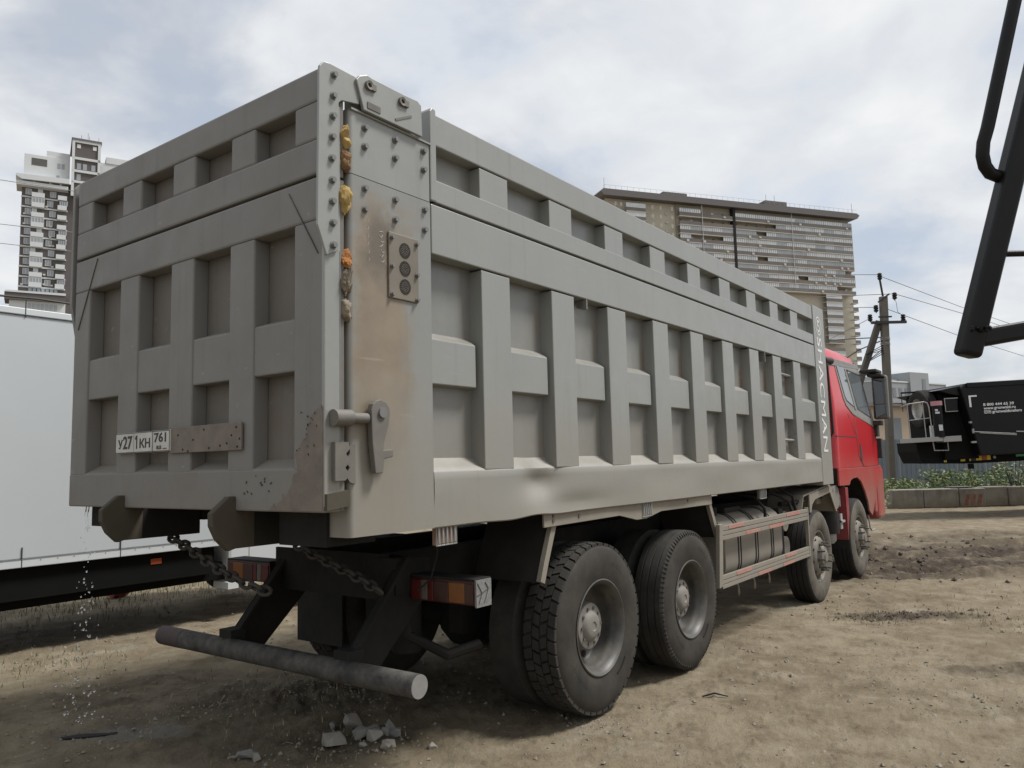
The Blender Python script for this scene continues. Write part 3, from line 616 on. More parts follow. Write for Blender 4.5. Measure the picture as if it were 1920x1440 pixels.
# number plate and rusty board
NP = MB().box(-.168, -.156, 0.618, 1.285, 1.782, 1.925).build('plate_board', M['bare'], TG, 0.003)
for y, z in ((.65, 1.80), (.70, 1.86), (.66, 1.9), (.80, 1.81), (.95, 1.90), (1.05, 1.85), (1.2, 1.88), (.74, 1.82), (.9, 1.8), (1.15, 1.8), (.63, 1.84), (1.1, 1.79)):
    MB().cyl((-.1675, y, z), (-.170, y, z), 0.006, 8).build('rivet_hole', M['hole'], NP)
PL = MB().box(-.176, -.160, 1.270, 1.868, 1.795, 1.915).build('number_plate', M['white_plate'], TG, 0.004)
fr = MB(); fr.box(-.1765, -.175, 1.272, 1.866, 1.797, 1.801); fr.box(-.1765, -.175, 1.272, 1.866, 1.909, 1.913); fr.box(-.1765, -.175, 1.272, 1.276, 1.797, 1.913); fr.box(-.1765, -.175, 1.862, 1.866, 1.797, 1.913); fr.box(-.1765, -.175, 1.446, 1.450, 1.797, 1.913)
fr.build('plate_border', M['black_print'], PL)
def ptext(b_, y, z, wd_, ht): text('plate_text', b_, 0.1, M['black_print'], basis((-.1762, y, z), (0, -1, 0), (0, 0, 1)), PL, wd_, ht, .0015, .0022)
ptext('У', 1.835, 1.822, .052, .055); ptext('27', 1.778, 1.818, .105, .078); MB().prism([(1.640, 1.880), (1.628, 1.896), (1.617, 1.896), (1.617, 1.818), (1.627, 1.818), (1.627, 1.880), (1.636, 1.870)], 'x', -.178, -.1755).build('plate_text', M['black_print'], PL); ptext('КН', 1.590, 1.822, .115, .055); ptext('761', 1.432, 1.848, .125, .055); ptext('RUS', 1.405, 1.808, .05, .022)
fg = MB(); fg.box(-.1764, -.1755, 1.30, 1.34, 1.808, 1.815); fg.build('plate_flag', M['redlens'], PL)
for y in (1.655, 1.452):
    MB().tube([(-.165, y, 1.92), (-.179, y, 1.915), (-.179, y - .003, 1.85), (-.179, y, 1.792), (-.165, y, 1.785)], 0.0012, 6).build('tie_wire', M['galv'], PL)
# hinge ears
for y0 in (1.785, 0.677):
    e = MB().prism([(-.150, 1.548), (-.192, 1.548), (-.287, 1.470), (-.285, 1.405), (-.250, 1.335), (-.188, 1.275), (-.150, 1.285), (-.04, 1.285), (-.04, 1.474), (-.150, 1.474)], 'y', y0, y0 + 0.045).build('hinge_ear', M['ear'], T, 0.006)
    MB().box(-.06, .34, y0 + .003, y0 + .16, 1.285, 1.474).build('hinge_block', M['dark'], T, .004)
MB().box(-.05, .12, 2.10, 2.40, 1.345, 1.474).build('floor_end_box', M['dark'], T)
MB().box(-.02, .30, 0.14, 0.50, 1.30, 1.474).build('floor_end_box', M['dark'], T)

# ---- frame and underbody
for y in (0.80, 1.64): MB().box(0.95, 10.6, y, y + 0.075, 0.86, 1.13).build('chassis_rail', M['dark'], T)
for y in (0.66, 1.76): MB().box(0.35, 8.3, y, y + 0.13, 1.37, 1.474).build('subframe_beam', M['dark'], T)
xb = MB().box(0.45, 0.55, 0.13, 2.39, 1.385, 1.474).build('floor_crossbeam', M['dark'], T)
for k in range(1, 14): dup(xb, (0.58 * k, 0, 0))
MB().box(0.93, 0.95, 0.70, 1.80, 0.86, 1.14).build('rear_crossmember', M['dark'], T)
for y, z in ((1.40, .93), (1.30, 1.02), (0.86, .95), (.78, 1.05), (.9, 1.08)): MB().cyl((0.928, y, z), (0.932, y, z), 0.02, 10).build('frame_hole', M['hole'], T)
for y in (0.82, 1.68):
    MB().box(1.75, 4.55, y - .02, y + .10, 0.50, 0.86).build('spring_pack', M['dark'], T)
for x in (2.29, 3.81):
    m = MB(); m.tube([(x, 0.35, 0.5), (x, 2.15, 0.5)], 0.095, 14); m.lump((x, 1.25, 0.5), .26, .24, .27, 0.05, 2, 3); m.build('rear_axle', M['dark'], T, smooth=40)
for x in (7.83, 9.96): MB().beam((x, 0.3, 0.45), (x, 2.2, 0.45), 0.12, 0.14).build('front_axle', M['dark'], T)
MB().tube([(2.4, 1.25, 0.62), (8.3, 1.25, 0.80)], 0.06, 12).build('drive_shaft', M['dark'], T, smooth=40)
MB().box(8.4, 10.9, 0.95, 1.6, 0.55, 1.45).build('engine_block', M['dark'], T, 0.05)
MB().cyl((1.35, 0.95, 1.0), (1.35, 0.95, 0.45), 0.10, 16).build('brake_chamber', M['dark'], T, smooth=40)
MB().tube([(1.15, .75, .95), (1.12, .72, .62), (1.25, .5, .50), (1.5, .45, .52)], 0.035, 8).build('brake_pipe', M['dark'], T, smooth=40)
MB().tube([(1.05, .42, 1.32), (1.06, .40, 1.15), (1.03, .43, 1.0), (.99, .5, .93)], 0.006, 6).build('lamp_cable', M['rubber'], T, smooth=40)
# dump cylinder subframe triangle
MB().beam((1.6, 1.25, 1.30), (4.2, 1.25, 1.25), 0.5, 0.12).build('hoist_frame', M['dark'], T)
# underrun bar
UB = MB().tube([(0.50, 0.035, 0.548), (0.50, 2.47, 0.548)], 0.062, 28).build('underrun_bar', M['barsteel'], T, smooth=35)
MB().tube([(0.50, 0.036, 0.548), (0.50, 0.031, 0.548)], 0.0605, 28).build('bar_end', M['pipeend'], UB, smooth=35)
MB().tube([(0.499, 2.20, 0.5485), (0.499, 2.472, 0.5485)], 0.0630, 28).build('red_band', M['redworn'], UB, smooth=35)
for y in (0.63, 1.74):
    b = MB(); 
    b.prism([(0.52, .60), (0.53, .50), (0.78, .49), (1.24, .90), (1.24, 1.10), (0.98, 1.12)], 'y', y, y + 0.014)
    b.prism([(0.52, .60), (0.54, .585), (1.0, 1.105), (0.98, 1.12)], 'y', y - .05, y + 0.014)
    b.build('bar_bracket', M['dark'], T, 0.002)
    MB().box(0.49, 0.60, y - .075, y + .055, .585, .66).build('bar_clamp', M['dark'], T, 0.003)
MB().box(.92, 1.06, .62, .80, .90, 1.12).build('frame_gusset', M['dark'], T)
# tail lamps
def lamp(y_out, sgn):
    a = lambda y: y_out + sgn * y
    L = MB(); L.box(1.052, 1.17, min(a(0), a(.515)), max(a(0), a(.515)), .858, 1.0); L = L.build('tail_lamp', M['darkred'], T, 0.006)
    for nm, m, s0, s1 in (('reflector', 'darkred', .012, .075), ('amber_lens', 'amber', .075, .20), ('red_lens', 'darkred', .203, .32), ('red_lens', 'redlens', .325, .365), ('clear_lens', 'clearlens', .372, .42), ('red_lens', 'redlens', .425, .505)):
        MB().box(1.044, 1.054, min(a(s0), a(s1)), max(a(s0), a(s1)), .868, .985).build(nm, M[m], L, 0.003)
    MB().box(1.05, 1.19, min(a(-.012), a(.0)), max(a(-.012), a(.0)), .85, 1.005).build('lamp_end_cap', M['foil'], L)
    for p0_, p1_ in (((1.06, .99), (1.10, .93)), ((1.10, .93), (1.07, .87)), ((1.10, .93), (1.16, .95)), ((1.13, .99), (1.16, .95)), ((1.12, .87), (1.16, .95)), ((1.055, .92), (1.10, .93))):
        yy = a(-.014); MB().beam((p0_[0], yy, p0_[1]), (p1_[0], yy, p1_[1]), .003, .004, (0, 1, 0)).build('crack', M['nut'], L)
    MB().box(1.05, 1.2, min(a(0), a(.515)), max(a(0), a(.515)), 1.0, 1.012).build('lamp_cover', M['rubber'], L)
    MB().box(1.10, 1.17, min(a(.5), a(.75)), max(a(.5), a(.75)), .90, .97).build('lamp_arm', M['dark'], T)
lamp(0.105, 1); lamp(2.55, -1)
# chains
def chain(pts, n):
    pts = [Vector(p) for p in pts]; L = [0]
    for a, b in zip(pts, pts[1:]): L.append(L[-1] + (b - a).length)
    def at(t):
        for i in range(len(pts) - 1):
            if t <= L[i + 1] or i == len(pts) - 2: return pts[i].lerp(pts[i + 1], (t - L[i]) / (L[i + 1] - L[i]))
    c = node('chain', pts[0], T); step = L[-1] / n
    for k in range(n):
        a, b = at(k * step), at((k + 1) * step); mid = (a + b) / 2; d = (b - a).normalized(); u = d.cross(Vector((0, 0, 1))).normalized(); v = d.cross(u)
        s = (u + v).normalized() if k % 2 else (u - v).normalized()
        h = step * 0.64; ww = 0.026; path = []
        for j in range(14):
            t = 2 * math.pi * j / 14; path.append(mid + d * (h * max(-1, min(1, 1.0 * math.cos(t)))) + s * (ww * math.sin(t)))
        MB().tube(path, 0.0115, 6, closed=True).build('chain_link', M['chain'], c, smooth=60)
chain([(.2, 1.95, 1.30), (.2, 1.86, 1.262), (.2, 1.737, 1.228), (.2, 1.55, 1.165), (.2, 1.363, 1.10), (.2, 1.15, 1.045), (.25, .95, .99)], 16)
chain([(.3, .95, 1.28), (.3, .752, 1.20), (.3, .40, 1.09), (.32, .17, 1.03), (.36, .0, .955)] if False else [(.62, 1.25, 1.24), (.66, 1.10, 1.16), (.72, .92, 1.08), (.76, .75, 1.01), (.78, .60, .94)], 13)
# mudguards over the tandem
MG = MB()
pth = [(1.655, .915), (1.70, 1.03), (1.83, 1.33), (4.43, 1.31), (4.50, 1.18), (4.62, .94)]
def sheet(m, pth, y0, y1, th):
    n = len(pth); vs = []
    for y in (y0, y1):
        for i, p in enumerate(pth):
            a = Vector(pth[max(i - 1, 0)]); b = Vector(pth[min(i + 1, n - 1)]); t = (b - a).normalized(); nn = Vector((-t.y, t.x)) * th / 2
            vs += [(p[0] + nn.x, y, p[1] + nn.y), (p[0] - nn.x, y, p[1] - nn.y)]
    fs = []
    for i in range(n - 1):
        a = 2 * i; q = 2 * n
        fs += [(a, a + 2, q + a + 2, q + a), (a + 1, q + a + 1, q + a + 3, a + 3), (a, a + 1, a + 3, a + 2), (q + a, q + a + 2, q + a + 3, q + a + 1)]
    fs += [(0, 2 * n, 2 * n + 1, 1), (2 * n - 2, 2 * n - 1, 4 * n - 1, 4 * n - 2)]
    m.add(vs, fs); return m
sheet(MG, pth, 0.085, 0.60, 0.012).build('mudguard', M['rubber'], T)
m = MB(); sheet(m, [(1.67, .915), (1.715, 1.03), (1.84, 1.31)], 0.05, 0.085, 0.05); m.build('mudguard_edge', M['guard'], T)
m = MB(); sheet(m, [(4.44, 1.27), (4.62, .94)], 0.05, 0.085, 0.05); m.build('mudguard_edge', M['guard'], T)
sheet(MB(), pth, 1.90, 2.41, 0.012).build('mudguard', M['rubber'], T)
MB().box(1.645, 1.658, 1.93, 2.47, .30, .93).build('mud_flap', M['rubber'], T)  # added flap, blocks the lit ground behind the left wheels so the gap goes dark
MB().prism([(1.675, 1.364), (1.675, 1.262), (2.68, 1.272), (2.95, 1.222), (3.12, 1.222), (3.38, 1.262), (4.44, 1.258), (4.44, 1.352)], 'y', 0.03, 0.045).build('valance_strip', M['guard'], T, 0.003)
for x, z in ((1.78, 1.30), (1.78, 1.33), (3.9, 1.32), (2.1, 1.31)): MB().cyl((x, 0.03, z), (x, .024, z), .012, 8).build('bolt', M['nut'], T)
# caged marker lamps
def marker(x, z, wd_=0.165, ht=0.098, m='amberdust'):
    o = MB().box(x, x + wd_, 0.035, 0.06, z, z + ht).build('marker_lamp', M[m], T, 0.004); c = MB(); k = 5
    for i in range(k):
        xx = x + wd_ * (i + .15) / k; c.tube([(xx, .03, z + .006), (xx + .004, .018, z + .012), (xx + .004, .018, z + ht - .014), (xx + .006, .022, z + ht - .004), (xx + .014, .022, z + ht - .004), (xx + .016, .022, z + .01)], .0035, 6)
    c.tube([(x, .028, z), (x + wd_, .028, z), (x + wd_, .028, z + ht), (x, .028, z + ht)], .005, 6, closed=True)
    c.build('lamp_cage', M['galv'], o, smooth=50)
marker(.640, 1.249); marker(3.04, 1.240, .165, .105); marker(5.74, 1.243, .20, .10, 'clearlens')
# lugs and step handles on the body side
for x, z in ((2.20, 2.77), (6.02, 2.73)):
    m = MB(); m.prism([(0.0, 2.845), (0.0, z + .005), (0.02, z), (0.085, z + .02), (0.10, 2.845)], 'x', x + .05, x + .062); o = m.build('lifting_lug', M['paintc'], T)
    MB().cyl((x + .0485, .045, z + .04), (x + .0495, .045, z + .04), .020, 14).build('lug_hole', M['bolt'], o)
for z in (2.66, 1.88):
    m = MB(); m.tube([(6.66, .05, z), (7.11, .05, z - .005)], .016, 8); m.lump((7.11, .03, z + .075), .022, .022, .022, 0, 1); m.lump((7.11, .03, z - .075), .022, .022, .022, 0, 1); m.tube([(7.11, .03, z + .075), (7.11, .03, z - .075)], .009, 6)
    m.build('step_handle', M['paint'], T, smooth=40)

# ---- wheels
def wheel_dual(x, z, pattern):
    Wn = node('wheel', (x, 0.05, z), T); c = (x, 0, z)
    t = MB(); t.cur = 0
    R1 = 0.558; side = [(0.065, .310), (0.055, .345), (0.046, .40), (0.046, .455), (0.055, .50), (0.062, .515), (0.068, .528)]
    if pattern == 'block':
        t.lathe(side + [(0.075, .536), (0.32, .536), (0.335, .50), (0.345, .42), (0.335, .33), (0.32, .31)], c, 'y', 72)
        t.cur = 1
        nb = 44
        for row, (ya, yb) in enumerate(((.070, .122), (.130, .182), (.190, .242), (.250, .318))):
            for k in range(nb):
                a0 = 2 * math.pi * (k + 0.5 * (row % 2) + .06) / nb; a1 = a0 + 2 * math.pi / nb * .80; sk = 0.03 if row % 2 else -0.03
                vs = []
                for y, o_ in ((ya, 0), (yb, sk)):
                    for a in (a0 + o_, a1 + o_):
                        for r in (.53, R1 - (0.006 if (row == 0 and y == ya) or (row == 3 and y == yb) else 0)): vs.append((x + r * math.cos(a), y, z + r * math.sin(a)))
                t.add(vs, [(0, 1, 3, 2), (4, 6, 7, 5), (1, 5, 7, 3), (0, 2, 6, 4), (0, 4, 5, 1), (2, 3, 7, 6)])
    else:
        t.lathe(side, c, 'y', 96); t.cur = 1
        prof = [(0.068, .528), (0.080, .552)]
        for y in (.125, .19, .255): prof += [(y - .007, .558), (y - .004, .546), (y + .004, .546), (y + .007, .558)]
        prof += [(.308, .552), (.322, .528), (.335, .50), (.345, .42), (.335, .33), (.32, .31)]
        t.lathe(prof, c, 'y', 96)
        for k in range(90):
            a0 = 2 * math.pi * k / 90; a1 = a0 + .035; vs = []
            for y, rr in ((.060, .533), (.080, .556)):
                for a in (a0, a1):
                    for r in (rr - .02, rr): vs.append((x + r * math.cos(a), y, z + r * math.sin(a)))
            t.add(vs, [(0, 1, 3, 2), (4, 6, 7, 5), (1, 5, 7, 3), (0, 2, 6, 4), (0, 4, 5, 1), (2, 3, 7, 6)])
    ty = t.build('tyre', [M['sidewall'], M['tread']], Wn, smooth=40)
    for r, a0, a1, w_ in ((.43, .75, 1.25, .012), (.405, 3.6, 4.2, .010), (.38, 5.2, 5.6, .009)):
        nn = 9; tx = MB()
        for i in range(nn):
            a = a0 + (a1 - a0) * i / nn; b = a + (a1 - a0) / nn * .55
            vs = [(x + q * math.cos(p), .0445, z + q * math.sin(p)) for q, p in ((r - w_, a), (r + w_, a), (r + w_, b), (r - w_, b))]; tx.add(vs + [(v[0], .048, v[2]) for v in vs], [(0, 1, 2, 3), (0, 4, 5, 1), (1, 5, 6, 2), (2, 6, 7, 3), (3, 7, 4, 0)])
        tx.build('raised_marking', M['sidewall'], Wn)
    ri = MB(); ri.lathe([(0.066, .312), (0.056, .316), (0.052, .308), (0.060, .298), (0.075, .284), (0.105, .276), (.13, .268), (.145, .262), (.165, .262), (.23, .255), (.25, .235), (.258, .20), (.255, .15)], c, 'y', 64); ri.build('rim', M['rim'], Wn, smooth=40)
    hh = MB()
    for k in range(8):
        a = 2 * math.pi * k / 8 + .3; hh.lathe([(.2475, .001), (.2475, .024)], (x + .215 * math.cos(a), 0, z + .215 * math.sin(a)), 'y', 12)
    hh.build('hand_hole', M['hole'], Wn)
    hb = MB(); hb.lathe([(.26, .165), (.16, .152), (.152, .150), (.148, .140), (.148, .105), (.142, .100), (.125, .085), (.118, .06), (.116, .032), (.122, .028), (.122, 0.001)], c, 'y', 40); hb.build('hub_cap', M['hub'], Wn, smooth=35)
    nu = None
    for k in range(10):
        a = 2 * math.pi * k / 10
        if nu is None: nu = MB().tube([(x + .124, .152, z), (x + .124, .138, z)], .011, 6).build('wheel_nut', M['nut'], Wn)
        else: dup(nu, (.124 * (math.cos(a) - 1), 0, .124 * math.sin(a)))
    i_ = MB(); i_.lathe([(.385, .30), (.375, .34), (.365, .42), (.372, .49), (.39, .53), (.405, .553), (.60, .553), (.64, .50), (.65, .42), (.64, .31)], c, 'y', 64); i_.build('inner_tyre', M['tread'], Wn, smooth=40)
    return Wn
def wheel_front(x, z):
    Wn = node('wheel', (x, .05, z), T); c = (x, 0, z); t = MB()
    t.lathe([(0.085, .305), (0.062, .34), (0.052, .40), (0.052, .455), (0.064, .51), (0.074, .532)], c, 'y', 80); t.cur = 1
    prof = [(0.074, .532), (0.088, .553)]
    for y in (.145, .205, .265): prof += [(y - .007, .56), (y - .004, .548), (y + .004, .548), (y + .007, .56)]
    t.lathe(prof + [(.325, .553), (.34, .53), (.355, .45), (.34, .31)], c, 'y', 80); t.build('tyre', [M['sidewall_dusty'], M['rubber']], Wn, smooth=40)
    ri = MB(); ri.lathe([(.09, .308), (.078, .312), (.078, .30), (.11, .285), (.15, .278), (.16, .262), (.13, .25), (.085, .235), (.062, .205), (.056, .185), (.058, .13)], c, 'y', 56); ri.build('rim', M['rimdust'], Wn, smooth=40)
    hh = MB()
    for k in range(10):
        a = 2 * math.pi * k / 10 + .2; px, pz = x + .232 * math.cos(a), z + .232 * math.sin(a); hh.lathe([(.078, .001), (.086, .022)], (px, -.004, pz), 'y', 12)
    hh.build('hand_hole', M['hole'], Wn)
    hb = MB(); hb.lathe([(.058, .14), (.045, .135), (.015, .118), (.005, .095), (.0, .07), (-.012, .062), (-.014, .001)], c, 'y', 32); hb.build('hub_cap', M['rimdust'], Wn, smooth=35)
    nu = None
    for k in range(10):
        a = 2 * math.pi * k / 10 + .15
        if nu is None:
            m = MB(); m.tube([(x + .167, .056, z), (x + .167, .020, z)], .019, 6); m.tube([(x + .167, .02, z), (x + .167, -.035, z)], .011, 8); nu = m.build('wheel_nut', M['nut'], Wn); n0 = (x + .167, z)
        else: dup(nu, (x + .167 * math.cos(a) - n0[0], 0, z + .167 * math.sin(a) - n0[1]))
    return Wn
WZ = ((2.29, .533), (3.81, .497), (7.83, .423), (9.96, .471))
ws = []
for (x, z), fn, k_, dy in zip(WZ, (lambda x, z: wheel_dual(x, z, 'block'), lambda x, z: wheel_dual(x, z, 'rib'), wheel_front, wheel_front), (1.042, 1.034, 1.028, 1.016), (.066, .066, .042, .042)):
    MB.XF = lambda p, x=x, z=z, k_=k_, dy=dy: (x + (p[0] - x) * k_, p[1] - dy, z + (p[2] - z) * k_)
    ws.append(fn(x, z)); MB.XF = None
for wn, (x, z) in zip(ws, WZ):
    dup_tree(wn, Matrix.Translation((x, 1.25, 0)) @ Matrix.Rotation(math.pi, 4, 'Z') @ Matrix.Translation((-x, -1.25, 0)), T)

# ---- side guard, fuel tank, air tanks, front fender
SG = node('side_guard', (4.5, 0, .5), T)
MB().prism([(4.455, .49), (4.545, .50), (4.61, 1.065), (4.525, 1.065)], 'y', 0.0, 0.04).build('guard_post', M['guard'], SG, 0.004)
MB().prism([(7.30, .50), (7.335, .50), (7.345, 1.06), (7.31, 1.06)], 'y', 0.0, 0.04).build('guard_post', M['guard'], SG, 0.003)
for z0, z1, xa in ((.915, 1.045, 4.60), (.475, .595, 4.54)):
    m = MB(); hh = z1 - z0
    for a, b in ((0, .30), (.345, .62), (.665, 1.0)): m.box(xa, 7.36, 0.003, .022, z0 + hh * a, z0 + hh * b)
    m.box(xa, 7.36, .014, .03, z0, z1); m.build('guard_rail', M['guard'], SG, 0.003)
for x0, x1, z0, z1 in ((4.75, 5.15, 1.01, 1.043), (6.5, 7.0, 1.006, 1.043), (5.2, 5.6, .918, .95), (5.9, 6.4, .918, .955), (4.9, 5.3, .558, .593), (6.4, 6.8, .558, .593), (5.5, 5.9, .478, .51), (6.3, 6.7, .478, .512)):
    MB().box(x0, x1, -.0005, .003, z0, z1).build('red_reflector', simple('faded_red_tape', (0.36, 0.15, 0.12), 0.7, var=0.2, scale=12, dust=0.5, dustcol=(.33, .28, .22)) if 'tape' not in M else M['tape'], SG)
    M['tape'] = bpy.data.materials['faded_red_tape']
def rounded(y0, y1, z0, z1, r, n=6):
    p = []
    for cx, cz, a0 in ((y1 - r, z1 - r, 0), (y0 + r, z1 - r, 90), (y0 + r, z0 + r, 180), (y1 - r, z0 + r, 270)):
        for i in range(n + 1): a = R_(a0 + 90 * i / n); p.append((cx + r * math.cos(a), cz + r * math.sin(a)))
    return p
FT = MB().prism(rounded(.10, .72, .44, 1.12, .22, 8), 'x', 4.88, 6.62).build('fuel_tank', M['tank'], T, 0.012, smooth=40)
for x in (5.22, 5.72, 6.22): 
    MB().prism(rounded(.094, .726, .434, 1.126, .225, 8), 'x', x, x + .022).build('tank_strap', M['rubber'], FT, smooth=40)
    MB().prism(rounded(.094, .726, .434, 1.126, .225, 8), 'x', x + .07, x + .085).build('tank_strap', M['dark'], FT, smooth=40)
MB().cyl((5.05, .3, 1.11), (5.05, .3, 1.19), .06, 16).build('tank_cap', M['rubber'], FT, smooth=40)
MB().box(5.3, 5.75, .25, .5, 1.12, 1.17).build('tank_bracket', M['rubber'], FT, .01)
for x in (5.18, 5.64, 6.10): MB().tube([(x, .22, .5), (x + .005, .12, .44), (x, .10, .40), (x - .012, .10, .36), (x, .10, .325), (x + .012, .10, .36), (x, .10, .40)], .009, 6).build('strap_hook', M['guard'], FT, smooth=40)
for z in (.62, .92): MB().tube([(6.95, .16, z), (6.95, .62, z)], .12, 18).build('air_tank', M['tank'], T, smooth=40)
MB().box(6.66, 6.80, .14, .6, .5, 1.08).build('tank_support', M['dark'], T)
for pts in ([(4.75, .30, 1.34), (4.66, .18, 1.26), (4.66, .12, 1.10), (4.68, .10, .98)], [(5.9, .40, 1.30), (5.95, .16, 1.25), (6.02, .08, 1.12), (6.02, .08, 1.0)], [(6.9, .5, 1.36), (7.0, .28, 1.34), (7.14, .12, 1.20), (7.18, .10, 1.03)], [(6.6, .5, 1.28), (6.85, .25, 1.25), (6.98, .12, 1.15), (7.02, .10, 1.02)]):
    MB().tube(pts, .018, 8).build('air_hose', M['rubber'], T, smooth=60)
MB().tube([(6.9, .2, 1.12), (7.55, .12, 1.12)], .03, 10).build('fender_stay', M['dark'], T, smooth=40)
ff = MB(); sheet(ff, [(7.30, .98), (7.42, 1.19), (7.62, 1.21), (8.60, 1.285), (8.66, 1.27), (8.88, .92)], 0.07, 0.50, 0.018); ff.build('front_fender', M['guard'], T)
m = MB(); m.prism([(7.62, 1.20), (8.60, 1.275), (8.66, 1.26), (8.88, .92), (8.83, .92), (8.58, 1.19), (7.86, 1.13), (7.72, 1.07), (7.66, .98), (7.60, .98)], 'y', .055, .07); m.build('fender_lip', M['guard'], T)
MB().box(8.55, 8.95, .22, .9, 1.02, 1.34).build('air_intake_box', M['guard'], T, .03)
m = MB(); m.tube([(9.06, .10, 1.10), (9.06, .75, 1.10)], .165, 24); m.build('air_filter', M['hub'], T, smooth=40)
m = MB()
for k in range(7): m.box(8.60 + .05 * k, 8.62 + .05 * k, .205, .22, 1.10, 1.30)
m.build('intake_louvre', M['rubber'], T)
m = MB(); m.tube([(9.02, .21, .92), (9.02, .21, .60)], .13, 18); m.build('air_dryer', M['rubber'], T, smooth=40)
m = MB(); m.lathe([(.60, .09), (.50, .085), (.46, .05), (.455, .001)], (9.02, .21, 0), 'z', 16); m.tube([(9.02, .21, .64), (9.02, .21, .60)], .12, 16); m.build('dryer_bowl', M['galv'], T, smooth=40)
m = MB(); m.box(9.14, 9.24, .08, .10, .65, .86); m.box(9.14, 9.30, .06, .12, .74, .77); m.build('step_bracket', M['galv'], T)
MB().box(9.20, 9.26, .10, .22, .96, 1.12).build('relay_box', M['rimdust'], T)
MB().box(9.38, 9.41, .055, .36, .48, 1.22).build('red_splash_guard', M['redflap'], T, .004)
MB().box(9.38, 9.52, .050, .066, .48, 1.22).build('splash_guard_edge', M['redflap'], T, .004)
MB().prism([(9.39, .48), (9.50, .48), (9.56, .30), (9.54, .24), (9.40, .36)], 'y', .06, .34).build('mud_flap', M['rubber'], T)
MB().beam((9.50, .12, 1.22), (9.52, .12, 1.34), .05, .05).build('guard_stay', M['guard'], T)

# ---- cab
CB = node('cab', (10.2, 1.25, 1.2), T)
def cab_ring(z, xr, xf, ins, rr, rf, n=6):
    p = []
    for cx, cy, r, a0 in ((xf - rf, 2.5 - ins - rf, rf, 0), (xr + rr, 2.5 - ins - rr, rr, 90), (xr + rr, ins + rr, rr, 180), (xf - rf, ins + rf, rf, 270)):
        for i in range(n + 1): a = R_(a0 + 90 * i / n); p.append((cx + r * math.cos(a), cy + r * math.sin(a), z))
    return p
rings = [(1.50, 9.08, 11.82, .05, .10, .22), (1.95, 9.08, 11.82, .05, .10, .22), (2.20, 9.08, 11.74, .055, .10, .22), (2.45, 9.08, 11.62, .07, .10, .22), (3.0, 9.09, 11.22, .13, .10, .20), (3.09, 9.10, 11.15, .145, .10, .20), (3.22, 9.14, 10.98, .19, .12, .25), (3.31, 9.25, 10.78, .30, .16, .3), (3.345, 9.45, 10.5, .48, .2, .3)]
def inset(z):
    return float(np.interp(z, [r[0] for r in rings], [r[3] for r in rings]))
m = MB(); k = 28
for r in rings: m.v += cab_ring(*r)
nr_ = len(rings); m.f = [(i * k + j, i * k + (j + 1) % k, (i + 1) * k + (j + 1) % k, (i + 1) * k + j) for i in range(nr_ - 1) for j in range(k)] + [tuple(range(k)), tuple((nr_ - 1) * k + j for j in range(k))]; m.mi = [0] * len(m.f)
m.build('cab_shell', M['red'], CB, smooth=50)
def side_poly(name, poly, off, th, mat, bev=0.004, parent=CB):
    mm_ = MB(); n = len(poly); vs = [(x, inset(z) - off, z) for x, z in poly] + [(x, inset(z) - off + th, z) for x, z in poly]
    mm_.add(vs, [tuple(range(n)), tuple(range(2 * n - 1, n - 1, -1))] + [(i, (i + 1) % n, n + (i + 1) % n, n + i) for i in range(n)]); return mm_.build(name, M[mat], parent, bev)
side_poly('window_trim', [(9.52, 3.06), (11.05, 3.06), (11.50, 2.24), (11.44, 2.14), (10.15, 2.30), (9.80, 2.42), (9.70, 2.52)], .010, .02, 'window_trim')
side_poly('side_window', [(9.60, 3.01), (10.02, 3.01), (10.24, 2.42), (9.86, 2.50), (9.79, 2.55)], .018, .012, 'glass')
side_poly('door_window', [(10.22, 2.98), (11.00, 2.96), (11.27, 2.29), (10.46, 2.40)], .018, .012, 'glass')
side_poly('window_seal', [(10.19, 3.0), (10.99, 2.98), (11.0, 2.955), (10.215, 2.975)], .022, .012, 'seam')
side_poly('window_seal', [(10.99, 2.99), (11.03, 2.98), (11.30, 2.29), (11.26, 2.28)], .022, .012, 'seam')
side_poly('window_seal', [(10.06, 3.0), (10.14, 3.0), (10.36, 2.38), (10.29, 2.38)], .020, .012, 'window_trim')
mt = MB(); mt.v = []; 
side_poly('roof_trim', [(9.10, 3.0), (9.16, 2.985), (11.10, 3.07), (11.10, 3.12), (10.9, 3.15), (9.35, 3.11), (9.10, 3.10)], .012, .03, 'cabtrim', .006)
MB().tube([(9.07, .16, 3.05), (9.30, .12, 3.05)], .055, 10).build('trim_end', M['seam'], CB, smooth=40)
side_poly('cab_door', [(10.26, 2.30), (11.46, 2.12), (11.60, 1.95), (11.66, 1.50), (10.62, 1.50), (10.34, 1.66), (10.27, 1.96)], .006, .02, 'red', .008)
side_poly('door_seam', [(10.24, 2.30), (10.26, 2.30), (10.27, 1.96), (10.34, 1.66), (10.62, 1.50), (10.60, 1.485), (10.325, 1.65), (10.25, 1.95)], .003, .01, 'seam', 0)
side_poly('panel_seam', [(9.10, 1.962), (10.25, 1.962), (10.25, 1.950), (9.10, 1.950)], .003, .01, 'seam', 0)
side_poly('panel_seam', [(9.85, 2.30), (10.25, 1.99), (10.25, 1.975), (9.85, 2.285)], .003, .01, 'seam', 0)
side_poly('door_handle', [(10.40, 1.86), (10.50, 1.80), (10.52, 1.60), (10.42, 1.60)], .012, .02, 'seam', .004)
side_poly('dust_panel', [(9.82, 1.90), (10.22, 1.88), (10.3, 1.60), (9.85, 1.58)], .004, .01, 'rimdust', 0) if False else None
